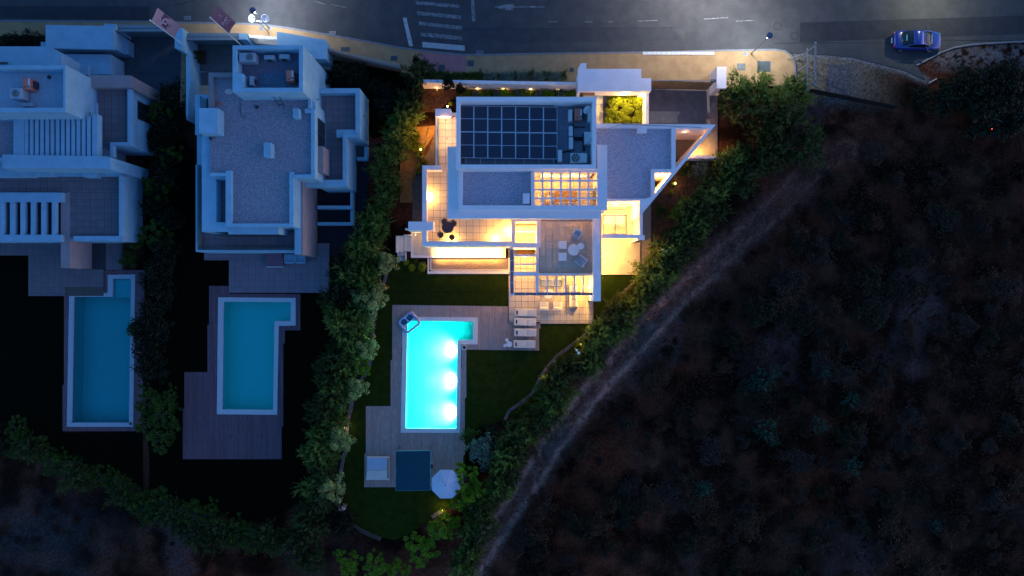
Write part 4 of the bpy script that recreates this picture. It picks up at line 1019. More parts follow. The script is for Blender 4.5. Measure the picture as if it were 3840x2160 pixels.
round_table(1910,1291,.05,.27,.42,'largest of the three white round tables by the lounger on the deck',group='small round tables on the deck')
round_table(1901,1275,.05,.17,.36,'small white round table north of the largest one on the deck',group='small round tables on the deck')
round_table(1894,1296,.05,.17,.36,'small white round table west of the largest one on the deck',group='small round tables on the deck')
# upper terrace east
round_table(2151,937,3.2,.50,.45,'large white round table on the blue tiled first-floor terrace',group='white tables on the upper terrace')
round_table(2178,923,3.2,.30,.55,'small white round table touching the large one on the upper terrace',group='white tables on the upper terrace')
for py,lab in ((918,'northern of two white square stools on the upper terrace'),(963,'southern of two white square stools on the upper terrace')):
    r = thing('square_stool', lab, 'stool', (*P(2109.5,py,3.6),3.2), 'white square stools'); child(MB().box(-.36,-.36,.36,.36,.12,.42),'cushion',WHP,r,bevel=.04)
    for a in (-.3,.3):
        for b_ in (-.3,.3): child(MB().box(a-.025,b_-.025,a+.025,b_+.025,0,.12),'leg',WHP,r)
def armchair(px,py,z,rz,label,frame=WHP,cush=CUSHG,group=None,w_=.78,d_=.74):
    """arm chair; its back is toward +y before turning"""
    r = thing('lounge_armchair', label, 'armchair', (*P(px,py,z+.45),z), group, rz)
    child(MB().box(-w_/2+.06,-d_/2,w_/2-.06,d_/2-.14,.22,.42),'seat_cushion',cush,r,bevel=.04)
    b_=child(MB().box(-w_/2+.07,-.10,w_/2-.07,.08,0,.42),'back_cushion',cush,r,bevel=.06); b_.location=(0,d_/2-.16,.38); b_.rotation_euler=(R(-14),0,0)
    for s in (-1,1):
        child(MB().path([(s*(w_/2-.02),-d_/2,0),(s*(w_/2-.02),-d_/2,.58),(s*(w_/2-.02),d_/2,.62),(s*(w_/2-.02),d_/2,0)],.028,6),'armrest',frame,r)
    child(MB().path([(-w_/2,d_/2,.62),(-w_/2+.02,d_/2+.03,.80),(w_/2-.02,d_/2+.03,.80),(w_/2,d_/2,.62)],.028,6),'back_frame',frame,r)
    child(MB().box(-w_/2,-d_/2,w_/2,d_/2,.17,.21),'seat_frame',frame,r)
    return r
GC='white framed armchairs on the upper terrace'
armchair(2163,877,3.2,R(-32),'white framed grey armchair north of the round tables on the upper terrace',group=GC)
armchair(2179,978,3.2,R(-128),'white framed grey armchair turned away, south of the round tables on the upper terrace',group=GC)
# patio set
GP='cream armchairs on the lit patio'
armchair(2040,1146,.12,R(180),'cream armchair on the patio, the one nearer the loungers',cush=CUSH,group=GP)
armchair(2091,1146,.12,R(180),'cream armchair on the patio between its twin and the long sofa',cush=CUSH,group=GP)
round_table(2056,1102,.12,.43,.42,'white round coffee table half under the slatted pergola beam')
def sofa(px,py,z,L,rz,label,frame=WGREY,cush=CUSH,n_=3):
    r = thing('sofa', label, 'sofa', (*P(px,py,z+.5),z), None, rz); d_=.82
    child(MB().box(-L/2,-d_/2,L/2,d_/2,.12,.26),'base',frame,r,bevel=.02)
    for i in range(n_):
        a=-L/2+.08+(L-.16)*i/n_; b_=a+(L-.16)/n_-.02
        child(MB().box(a,-d_/2+.02,b_,d_/2-.2,.26,.42),'seat_cushion',cush,r,bevel=.05); child(MB().box(a,d_/2-.26,b_,d_/2-.06,.40,.78),'back_cushion',cush,r,bevel=.07)
    child(MB().box(-L/2,d_/2-.06,L/2,d_/2,.12,.74),'back_frame',frame,r)
    for s in (-1,1): child(MB().box(s*(L/2-.03)-.03,-d_/2,s*(L/2-.03)+.03,d_/2-.06,.1,.58),'armrest',frame,r)
    return r
sofa(2067,1058,.12,2.15,0,'three seat wicker sofa under the slatted pergola facing the round table',cush=CUSHG)
sofa(2151,1110,.12,2.2,R(-90),'long cream sofa standing north-south by the lit wall',cush=CUSH)
lm = thing('floor_lamp','small floor lamp glowing beside the curtain of the lit patio','lamp',(*P(2203,1078),.12)); child(MB().cyl(0,0,0,.03,.15,n=14),'foot',ALU,lm); child(MB().cyl(0,0,.03,1.3,.015,n=6),'pole',ALU,lm); child(MB().cyl(0,0,1.3,1.5,.14,.10,n=14),'shade',CURT,lm)
# west terrace bistro set
bt = round_table(1679,853,3.2,.52,.74,'dark round table with four rattan chairs on the lit west terrace',BRWN)
def rchair(px,py,a,label):
    r = thing('rattan_chair', label, 'chair', (*P(px,py,3.65),3.2), 'round backed chairs at the dark table', a)
    q=[(-.23,-.12),(0,-.27),(.23,-.12),(.24,.16),(.10,.25),(-.10,.25),(-.24,.16)]
    child(MB().prism(q,.43,.47),'seat',BRWN,r)
    hoop=[(.30*math.cos(R(t)),.30*math.sin(R(t)),.74+.05*math.sin(R(t))) for t in range(-40,221,20)]
    child(MB().path(hoop,.016,5),'backrest',DARKM,r)
    child(MB().path([(x_*1.02,y_*1.02,.45) for x_,y_,_ in hoop],.012,5),'back_hoop',DARKM,r)
    for t in range(0,181,36): child(MB().tube((.30*math.cos(R(t)),.30*math.sin(R(t)),.77),(.25*math.cos(R(t)),.25*math.sin(R(t)),.45),.010,.010,4),'spindle',DARKM,r)
    for s in ((-.2,-.2),(.2,-.2),(-.2,.2),(.2,.2)): child(MB().tube((s[0],s[1],0),(s[0]*.8,s[1]*.8,.44),.014,.014,5),'leg',DARKM,r)
    return r
rchair(1653,880,R(122),'round backed chair south west of the dark table'); rchair(1693,889,R(-130),'round backed chair standing in the bright lamp pool by the parapet')
rchair(1666,833,R(15),'round backed chair tucked under the north west of the dark table'); rchair(1700,838,R(-50),'round backed chair tucked under the north east of the dark table')
# pergola room: swing seats and bench
def egg(px,py,label,m):
    r = thing('egg_chair', label, 'hanging chair', (*P(px,py,3.8),3.2)); g=MB()
    for k in range(8):
        a=k*math.pi/8; q=[(.55*math.sin(t)*math.cos(a),.55*math.sin(t)*math.sin(a),.95-.75*math.cos(t)) for t in np.linspace(.15,2.6,10)]; g.path(q,.015,4)
        q=[(-x_,-y_,z_) for x_,y_,z_ in q]; g.path(q,.015,4)
    child(g,'basket',m,r)
    g=MB()
    for zz,rr in ((.5,.42),(.95,.55),(1.4,.42)): g.path([(rr*math.cos(t*.393),rr*math.sin(t*.393),zz) for t in range(17)],.015,4)
    child(g,'hoop',m,r); child(MB().cyl(0,0,.28,.42,.36,n=16),'cushion',CUSH,r); child(MB().path([(.0,.7,0),(.0,.75,1.2),(0,.3,2.0),(0,0,1.75)],.03,6),'stand',m,r); return r
egg(2059,745,'brown lattice egg chair under the grid pergola',ROPE); egg(2018,762,'white egg chair at the west end of the grid pergola',WHP)
bn = thing('slatted_bench','brown slatted day bench in the middle of the grid pergola room','bench',(*P(2121,735,3.6),3.2))
for i in range(14): child(MB().box(-.95+i*.137,-.55,-.95+i*.137+.11,.55,.36,.40),'slat',WOOD,bn)
child(MB().box(-.97,-.57,.97,-.55,.1,.42),'apron',WHP,bn); child(MB().box(-.97,.55,.97,.57,.1,.42),'apron',WHP,bn)
for a in (-.9,.9):
    for b_ in (-.5,.5): child(MB().box(a-.03,b_-.03,a+.03,b_+.03,0,.36),'leg',WHP,bn)
# sun room dining table
dt_ = thing('dining_table','white dining table with ring backed chairs under the bright glass roof','table',(*P(2303,823,.9),.12))
child(MB().box(-.95,-.45,.95,.45,.70,.75),'tabletop',WHP,dt_)
for a in (-.85,.85):
    for b_ in (-.38,.38): child(MB().box(a-.04,b_-.04,a+.04,b_+.04,0,.70),'leg',WHP,dt_)
for i,px in enumerate((2276,2297,2330)):
    r = thing('dining_chair', ('westernmost','middle','easternmost')[i]+' white ring backed chair on the south side of the glass roofed table', 'chair', (*P(px,839,.6),.12),'white dining chairs under the glass roof')
    child(MB().box(-.2,-.2,.2,.2,.42,.46),'seat',CURT,r); child(MB().path([(.24*math.cos(R(t)),-.05+.26*math.sin(R(t)),.78) for t in range(180,361,20)],.022,5),'backrest',WHP,r)
    for a in (-.17,.17):
        for b_ in (-.17,.17): child(MB().box(a-.015,b_-.015,a+.015,b_+.015,0,.42),'leg',WHP,r)
# inflatable raft
rf = thing('inflatable_raft','blue and white patterned inflatable raft in the north west pool corner','pool float',(*P(1535,1209,.1),.10),None,R(38))
def rr(lx,ly,r_,n_=5,cx=0,cy=0):
    q=[]
    for sx,sy,a0 in ((1,1,0),(-1,1,90),(-1,-1,180),(1,-1,270)):
        for i in range(n_+1):
            a=R(a0+90*i/n_); q.append((cx+sx*(lx/2-r_)+r_*math.cos(a),cy+sy*(ly/2-r_)+r_*math.sin(a)))
    return q
def torus(q,r_,z): 
    m_=MB(); k=len(q); c=12; cx=sum(p[0] for p in q)/k; cy=sum(p[1] for p in q)/k
    for i in range(k):
        p0=q[i-1]; p1=q[(i+1)%k]; tx,ty=p1[0]-p0[0],p1[1]-p0[1]; L=math.hypot(tx,ty); nx_,ny_=ty/L,-tx/L
        for j in range(c):
            a=2*math.pi*j/c; m_.v.append((q[i][0]+nx_*r_*math.cos(a),q[i][1]+ny_*r_*math.cos(a),z+r_*math.sin(a)))
    for i in range(k):
        for j in range(c): m_.f.append((i*c+j,((i+1)%k)*c+j,((i+1)%k)*c+(j+1)%c,i*c+(j+1)%c))
    return m_
child(torus(rr(1.55,1.35,.25),.13,.05),'outer_tube',PLASTIC,rf,smooth=True)
child(MB().box(-.72,-.02,.72,.12,-.04,.10).box(-.72,.5,.72,.6,-.04,.12).box(-.08,.1,.08,.55,-.04,.11).box(-.72,.1,-.6,.55,-.04,.1).box(.6,.1,.72,.55,-.04,.1),'body',PLASTIC,rf,bevel=.03)
for s in (-1,1):
    child(torus(rr(.42,.42,.14,5,s*.34,.32),.035,.13),'seat_ring',mat_navy,rf,smooth=True)
    child(MB().prism(rr(.42,.42,.14,4,s*.34,.32),-.02,.02),'seat_floor',mat('teal_vinyl'+str(s),(.02,.30,.32),.4,.05,3),rf)
    child(torus(rr(.52,.50,.16,5,s*.34,.32),.05,.08),'cushion_ring',PLASTIC,rf,smooth=True)
# daybed, shade canopy, umbrella
db = thing('double_daybed','square white double daybed on the south deck west of the navy canopy','daybed',(*P(1416,1757,.4),.05))
child(MB().box(-1.05,-1.1,1.05,1.08,.12,.26),'frame',WHP,db,bevel=.03)
child(MB().box(-.98,-.2,.9,1.02,.26,.42),'mattress',UMB,db,bevel=.04)
for s,(a,b_) in enumerate(((-1.0,-.05),(-.03,.9))):
    o=child(MB().box(a,-.78,b_,0,0,.09),'backrest',CUSH,db,bevel=.03); o.location=(0,-.2,.40); o.rotation_euler=(R(-18),0,0)
for i in range(14): child(MB().box(.92,-.95+i*.14,1.0,-.86+i*.14,.26,.34),'strap',BRWN,db)
for a in (-.95,.95):
    for b_ in (-1.0,.98): child(MB().box(a-.04,b_-.04,a+.04,b_+.04,0,.12),'leg',WHP,db)
sc_ = thing('shade_canopy','large dark navy square shade canopy on the south deck','canopy',(*P(1549,1765),.05))
zz=2.3
def lp(px,py,z): return (X(px,z)-sc_.location.x, Y(py,z)-sc_.location.y)
m_=MB(); g=9
for i in range(g):
    for j in range(g):
        u,v=i/(g-1),j/(g-1); x,y=lp(1485+129*u,1692+147*v+ -2*u,zz); m_.v.append((x,y,zz+.05+.12*math.sin(math.pi*u)*math.sin(math.pi*v)-.04*(abs(v-.5)<.01)))
for i in range(g-1):
    for j in range(g-1): m_.f.append((i*g+j,i*g+j+1,(i+1)*g+j+1,(i+1)*g+j))
o=child(m_,'canopy_cloth',NAVY,sc_); sol=o.modifiers.new('solidify','SOLIDIFY'); sol.thickness=.012
fr=MB(); c=[lp(1485,1691,zz),lp(1614,1689,zz),lp(1614,1837,zz),lp(1485,1839,zz)]
fr.path([(*p,zz) for p in c+[c[0]]],.03,6); child(fr,'frame',mat('aqua_frame',(.10,.42,.45),.5),sc_)
for p in c: child(MB().cyl(p[0],p[1],0,zz,.035,n=8),'post',DARKM,sc_)
for px in (1501,1618): child(MB().path([(*lp(px-4,1690,.1),2.2),(*lp(px,1676,.1),.3),(*lp(px,1674,.1),.02)],.025,6),'strut',DARKM,sc_)
st_ = thing('side_table','small folding white frame table beside the navy canopy','side table',(*P(1620,1735),.05)); child(MB().path([(-.12,.15,.45),(.14,.15,.45),(-.05,0,.3),(.12,-.15,.0)],.015,5),'frame',WHP,st_); child(MB().box(-.12,-.45,.10,-.1,0,.3),'stand',BRWN,st_)
um = thing('parasol','pale octagonal parasol half covered by the broad leaved tree','parasol',(*P(1672,1818,2.6),.02))
cn_=MB(); Rr=1.40
cn_.v=[(0,0,2.75)]+[(Rr*math.cos(R(22.5+45*i)),Rr*math.sin(R(22.5+45*i)),2.35) for i in range(8)]
for i in range(8):
    m1=MB(); m1.v=[cn_.v[0],cn_.v[1+i],cn_.v[1+(i+1)%8]]; m1.f=[(0,1,2)]
    o=child(m1,'canopy_panel',UMB,um); s_=o.modifiers.new('solidify','SOLIDIFY'); s_.thickness=.01
for i in range(8): child(MB().tube((0,0,2.72),(Rr*math.cos(R(22.5+45*i)),Rr*math.sin(R(22.5+45*i)),2.33),.012,.010,5),'rib',ALU,um)
child(MB().cyl(0,0,0,2.85,.025,n=8),'pole',ALU,um); child(MB().cyl(0,0,2.75,2.86,.05,.02,n=10),'finial',DARKM,um); child(MB().cyl(0,0,0,.08,.3,n=18),'base',KERB,um)
bk = thing('bucket','round white bucket with dark content at the pool corner','bucket',(*P(1741,1303,.3),.04)); child(MB().cyl(0,0,0,.32,.16,.20,n=20,cap=False),'side',WHP,bk); child(MB().cyl(0,0,.02,.27,.15,.17,n=20),'content',DARKM,bk); child(torus([(.20*math.cos(R(t)),.20*math.sin(R(t))) for t in range(0,360,20)],.025,.32),'rim',WHP,bk)

# ================================================================== lamps
wall_lamp(1601,735,3.75,75,'wall lamp making an oval glow on the far west terrace parapet',d=(1,0))
wall_lamp(1692,904,3.75,85,'wall lamp on the south parapet beside the round backed chair',d=(0,1))
wall_lamp(1858,904,3.75,85,'wall lamp on the south parapet near the skylight box',d=(0,1))
wall_lamp(1917,865,3.75,85,'wall lamp on the west side of the skylight box',d=(-1,0))
wall_lamp(1972,912,2.6,150,'lamp inside the bright skylight well',d=(0,1))
for i,px in enumerate((1655,1720,1785,1850)): wall_lamp(px,927,2.0,560,['westernmost','second from the west','third from the west','easternmost'][i]+' wall lamp over the glaring south walkway',d=(0,-1),group='wall lamps over the south walkway',spread=84)
wall_lamp(1968,963,2.6,160,'lamp glowing in the second opening of the west pergola bay',d=(0,-1))
wall_lamp(2216,1062,2.2,200,'wall lamp by the curtain glaring on the patio wall',d=(-1,0))
wall_lamp(2216,1106,2.2,110,'wall lamp on the patio wall south of the pergola beam',d=(-1,0))
wall_lamp(2100,1040,2.6,40,'ceiling lamp under the terrace slab above the wicker sofa',d=(0,-1))
wall_lamp(2259,950,2.3,230,'wall lamp washing the smooth east terrace',d=(1,0))
wall_lamp(2262,860,2.3,90,'lamp at the west end of the glass roof',d=(1,0))
wall_lamp(2380,790,2.6,130,'lamp glaring on the east wall of the sun room',d=(-1,0))
wall_lamp(2310,765,2.7,150,'lamp on the north wall of the sun room',d=(0,-1))
wall_lamp(2340,346,2.5,420,'lamp under the entrance canopy lighting the box balls',d=(0,-1),c=(1,.72,.2))
wall_lamp(2405,352,1.9,60,'small lamp at the corner of the short white wall',d=(0,-1),c=(1,.72,.2))
wall_lamp(2618,582,1.1,190,'lamp on the low wall at the south of the driveway',d=(0,1))
wall_lamp(2050,650,5.3,75,'west cove lamp on the pergola room wall',d=(0,-1)); wall_lamp(2150,650,5.3,75,'east cove lamp on the pergola room wall',d=(0,-1))
wall_lamp(2480,652,3.4,220,'lamp inside the small triangular light well',d=(0,-1))
wall_lamp(2570,486,3.4,170,'lamp inside the large triangular light well',d=(0,-1),c=(1,.58,.22))
wall_lamp(1673,450,4.4,30,'north lamp of the narrow west balcony',d=(-1,0),c=(1,.55,.25)); wall_lamp(1677,520,4.4,26,'south lamp of the narrow west balcony',d=(-1,0),c=(1,.6,.28))
wall_lamp(1610,480,1.6,120,'amber lamp on the west wall shining on the ochre bed',d=(-1,0),c=(1,.5,.10))
wall_lamp(1556,880,2.0,14,'lamp over the tiled corner by the garden steps',d=(1,0))

wall_lamp(2256,1026,1.9,60,'wall lamp at the south end of the fin wall shining on the lit lawn corner',d=(1,0))
ORD5='first second third fourth fifth'.split()
def spike(px,py,label,pw,c,mt,h=.45):
    r = thing('garden_lamp', label, 'lamp', (*P(px,py,h),0)); child(MB().cyl(0,0,0,h,.02,n=6),'spike',DARKM,r); child(MB().cyl(0,0,h,h+.09,.06,.045,n=10),'head',mt,r)
    L = bpy.data.lights.new('lamp_light','POINT'); L.energy=pw*LP; L.color=c; L.shadow_soft_size=.05; o=bpy.data.objects.new('lamp_light',L); col.objects.link(o); o.parent=r; o.location=(0,0,h+.2)
spike(1678,399,'tiny warm garden light in the dark bed north of the narrow balcony',5,(1,.6,.3),BULB_W)
spike(1294,1603,'orange garden light beside the stone edging west of the deck',9,(1,.6,.2),BULB_W)
spike(1660,1912,'amber garden light at the south tip of the black lawn',26,(1,.80,.08),BULB_Y)
spike(1578,560,'amber garden light among the tufts of the ochre bed',34,(1,.50,.08),BULB_Y,.6)
for i_,px_ in enumerate((1640,1790,1890,1990,2090)): spike(px_,338,ORD5[i_]+' unseen added light from the west behind the street wall',(6,9,11,11,11)[i_],(1,.62,.2),STEEL,.18)  # unseen lights added for the warm glow on wall and plants
spike(2532,688,'garden light beside the bright yellow shrub at the slanted roof',16,(1,.72,.15),BULB_Y)
spike(2478,930,'added garden light between the gravel path and the security camera',10,(1,.6,.12),BULB_Y)  # no such lamp known, added to warm the mulch bed
spike(2178,1290,'unseen added light in the grasses by the middle of the limestone edging',9,(1,.75,.15),STEEL)  # unseen light added to yellow the grasses, its head kept dark
spike(2045,1420,'unseen added light in the grasses at the lower limestone edging',8,(1,.75,.15),STEEL)  # another added light for the edging, hidden behind a dark head
# street lamps
def post_lamp(px,py,h,pw,label,c,yaw,gr='post lamps along the road'):
    r = thing('street_lamp', label, 'street lamp', (*P(px,py,.12),.12), gr)
    child(MB().cyl(0,0,0,.25,.10,.08,n=14).cyl(0,0,.25,h,.05,.035,n=10),'pole',STEEL,r); child(MB().cyl(0,0,h,h+.12,.10,.14,n=16),'head',ALU,r)
    child(MB().cyl(0,0,h+.12,h+.42,.13,.15,n=16),'lantern',BULB_C,r); child(MB().cyl(0,0,h+.42,h+.50,.28,.22,n=24),'cap',mat_cap,r)
    L = bpy.data.lights.new('lamp_light','SPOT'); L.energy=pw*4.5*LP; L.color=c; L.shadow_soft_size=.14; L.spot_size=R(150); L.spot_blend=.9
    o=bpy.data.objects.new('lamp_light',L); col.objects.link(o); o.parent=r; o.location=(0,.15,h-.05); return r
mat_cap = mat('blue_black_cap',(.015,.03,.10),.5,.1,5)
post_lamp(1007,102,3.5,300,'post lamp with a dark round cap beside the two white dishes',(.86,.95,1.0),0)
post_lamp(2818,200,4.1,380,'post lamp with a dark round cap on the bright pavement corner',(.86,.95,.92),0)
def mast_lamp(px,py,h,pw,label,c):
    r = thing('street_lamp', label, 'street lamp', (*P(px,py),.0),'tall lamps across the road'); child(MB().cyl(0,0,0,h,.09,.05,n=10),'pole',STEEL,r); child(MB().path([(0,0,h),(0,-1.4,h+.2)],.04,6),'arm',STEEL,r)
    child(MB().box(-.15,-1.9,.15,-1.3,h+.12,h+.24),'head',ALU,r)
    L = bpy.data.lights.new('lamp_light','SPOT'); L.energy=pw*4.5*LP; L.color=c; L.shadow_soft_size=.2; L.spot_size=R(158); L.spot_blend=.9; o=bpy.data.objects.new('lamp_light',L); col.objects.link(o); o.parent=r; o.location=(0,-1.6,h+.08)
mast_lamp(3470,-60,6,620,'tall lamp across the road above the blue car, out of frame',(1,.98,.68)); mast_lamp(2640,-90,9,3000,'tall lamp across the road north of the driveway, out of frame',(.98,.92,.85)); mast_lamp(1040,-110,6,950,'tall lamp across the road north of the garage, out of frame',(.9,.92,1))
# satellite dishes by the pavement
sd = thing('dish_mast','mast with two large white satellite dishes, glaring under the post lamp','satellite dish',(*P(1009,124,.12),.12))
child(MB().cyl(0,0,0,2.9,.04,n=8),'mast',STEEL,sd)
def ln(px,py,z): return (X(px,z)-sd.location.x, Y(py,z)-sd.location.y, z-.12)
child(MB().path([ln(948,78,3.1),ln(992,84,3.05),ln(1000,90,2.95),(0,0,2.9)],.035,6),'arm',WHP,sd)
def dish(cx,cy,z,rad,rot):
    m_=MB(); m_.v=[(0,0,-.12)]; 
    for k,(rr_,zz_) in enumerate(((.4,-.10),(.75,-.05),(1,.0))):
        for i in range(24): m_.v.append((rad*rr_*math.cos(i*math.pi/12),rad*rr_*math.sin(i*math.pi/12),zz_))
    for i in range(24):
        j=(i+1)%24; m_.f.append((0,1+i,1+j)); m_.f.append((1+i,25+i,25+j,1+j)); m_.f.append((25+i,49+i,49+j,25+j))
    o=child(m_,'dish',WHP,sd,smooth=True); o.location=ln(cx,cy,z); o.rotation_euler=rot; s_=o.modifiers.new('solidify','SOLIDIFY'); s_.thickness=.02
dish(943,71,3.2,.34,(R(15),R(-12),0)); dish(994,70,3.2,.36,(R(12),R(28),R(-35)))
# CCTV posts in the garden
def cctv(px,py,h,label,rz):
    r = thing('security_camera', label, 'security camera', (*P(px,py,h),0),'white security cameras at the garden edge',rz)
    child(MB().cyl(0,0,0,h,.03,n=8),'post',WHP,r); child(MB().tube((0,0,h-.02),(.26,0,h+.02),.035,.03,8),'arm',WHP,r); child(MB().cyl(.0,0,h-.05,h+.12,.11,.07,n=12),'dome',WHP,r); child(MB().box(.22,-.13,.38,.13,h-.04,h+.12),'housing',WHP,r,bevel=.02)
cctv(2163,1314,2.4,'white security camera standing in the diagonal hedge above the orange edging',R(-55)); cctv(2488,936,2.4,'white security camera at the hedge south of the mulch bed',R(-30)); cctv(1523,859,2.6,'white security camera on the west end of the block above the garden steps',R(0))

# ================================================================== banners
def banner(bx,by,h,label,m,top,zlo,logo):
    x,y=P(bx,by); r=thing('flag_banner',label,'flag',(x,y,0))
    child(MB().cyl(0,0,0,h,.05,.03,n=10),'pole',WHP,r); child(MB().cyl(0,0,h,h+.08,.06,n=10),'finial',WHP,r); child(MB().cyl(0,0,0,.1,.14,n=12),'base',STEEL,r)
    dx,dy=top; ux,uy=dx/math.hypot(dx,dy),dy/math.hypot(dx,dy); nx_,ny_=-uy,ux; L=math.hypot(dx,dy)
    def pt(u,v,o=0): 
        wv=.06*math.sin(u*5+v*4)*u
        return (ux*(.06+u*L)+nx_*(wv+o), uy*(.06+u*L)+ny_*(wv+o), zlo+(h-.1-zlo)*v)
    m_=MB(); a,b_=9,13
    for i in range(a):
        for j in range(b_): m_.v.append(pt(i/(a-1),j/(b_-1)))
    for i in range(a-1):
        for j in range(b_-1): m_.f.append((i*b_+j,(i+1)*b_+j,(i+1)*b_+j+1,i*b_+j+1))
    o=child(m_,'cloth',m,r); s_=o.modifiers.new('solidify','SOLIDIFY'); s_.thickness=.008; s_.offset=0
    for nm,mt,polys,off in logo:
        for side in (-1,1):
            g=MB()
            for q in polys:
                # subdivide strips along the outline so that they follow the cloth
                n0=len(g.v); g.v+=[pt(u,v,side*off) for u,v in q]; g.f.append(tuple(range(n0,n0+len(q))))
            child(g,nm,mt,r)
    return r
def strokes(pts,wd):
    out=[]
    for (a,b_),(c,d) in zip(pts,pts[1:]):
        L=math.hypot(c-a,(d-b_)*3)+1e-6; ox,oy=-(d-b_)*3/L*wd,(c-a)/L*wd/3; out.append([(a-ox,b_-oy),(c-ox,d-oy),(c+ox,d+oy),(a+ox,b_+oy)])
    return out
emblem=[('emblem',BANM,[[(.10,.42),(.5,.36),(.5,.60),(.15,.62)],[(.5,.36),(.92,.42),(.98,.50),(.5,.60)],[(.5,.60),(.98,.50),(.97,.74),(.80,.72)],[(.15,.62),(.5,.60),(.80,.72),(.62,.76),(.35,.70)]],.016),
        ('letter',BANL,[[(.34,.50),(.44,.50),(.44,.66),(.34,.66)],[(.22,.64),(.62,.64),(.62,.69),(.22,.69)],[(.44,.50),(.62,.50),(.62,.53),(.44,.53)]],.028),
        ('lettering',BANL,sum([strokes([(.20+.12*i,.40+.006*(i%2)),(.24+.12*i,.44),(.28+.12*i,.405)],.02) for i in range(6)],[]),.028)]
script=[('lettering',BANL,strokes([(.15,.45),(.28,.56),(.22,.40),(.38,.50),(.45,.38),(.55,.52),(.62,.38),(.72,.50),(.85,.42)],.022)+strokes([(.30,.28),(.45,.36),(.55,.27),(.70,.34),(.82,.26)],.018)+strokes([(.35,.66),(.55,.80),(.6,.62)],.014),.02)]
banner(740,207,8.3,'tall pink flag banner with a dark emblem, westernmost of the two flags',BANP,(.55,1.0),4.4,emblem)
banner(936,198,8.3,'tall plum flag banner with faint script beside the unlit tower',BAND,(.52,.98),4.7,script)

# ================================================================== billboard frame
bf = thing('billboard_frame','bare steel billboard frame standing on the rough verge at the road corner','frame',(26.8,19.8,0))
for y in (21.4,20.3,19.2,18.2): child(MB().box(-.05,y-19.8-.05,.05,y-19.8+.05,0,3.8),'post',STEEL,bf)
for zz_,t in ((3.72,.09),(2.1,.05)): child(MB().box(-.09,-1.95,-.03+t,1.95,zz_,zz_+.08),'rail',STEEL,bf)
child(MB().box(-.05,-1.7,.05,-1.5,.0,.5),'footing',KERB,bf)
for y in (1.6,-1.6): child(MB().tube((-1.1,y,0),(0,y,1.9),.035,.035,6),'brace',STEEL,bf)
ft = thing('black_fence','low black mesh fence along the south of the rough verge','fence',(*P(3150,365),0))
for i in range(9):
    t=i/9; a=P(3020+330*t,345+65*t); b_=P(3020+330*(t+.11),345+65*(t+.11)); L=math.hypot(b_[0]-a[0],b_[1]-a[1])
    o=MB().rbox(0,0,L-.04,.05,0,1.1,math.atan2(b_[1]-a[1],b_[0]-a[0])).build('panel',BLK,None); o.location=((a[0]+b_[0])/2-ft.location.x,(a[1]+b_[1])/2-ft.location.y,0); o.parent=ft
# white kerb of the curved road end
stones([(3434,246),(3480,222),(3530,196),(3580,178),(3640,168),(3700,163),(3800,158),(3860,156)],'curved pale kerb beside the blue car at the road end',KERB,.16,1.0,.12)
pp_ = thing('pipe_stub','short pale pipe lying in the dark shrubs below the road end','pipe',(*P(3500,302,.2),.1)); child(MB().tube((-.35,-.2,0),(.35,.2,.05),.05,.05,8),'pipe',COPE,pp_)
rl = thing('indicator_light','tiny red light in the black scrub at the east','light',(*P(3719,484,.3),0)); child(MB().cyl(0,0,0,.28,.03,n=6),'post',DARKM,rl); child(MB().cyl(0,0,.28,.33,.035,n=8),'lens',RED,rl)

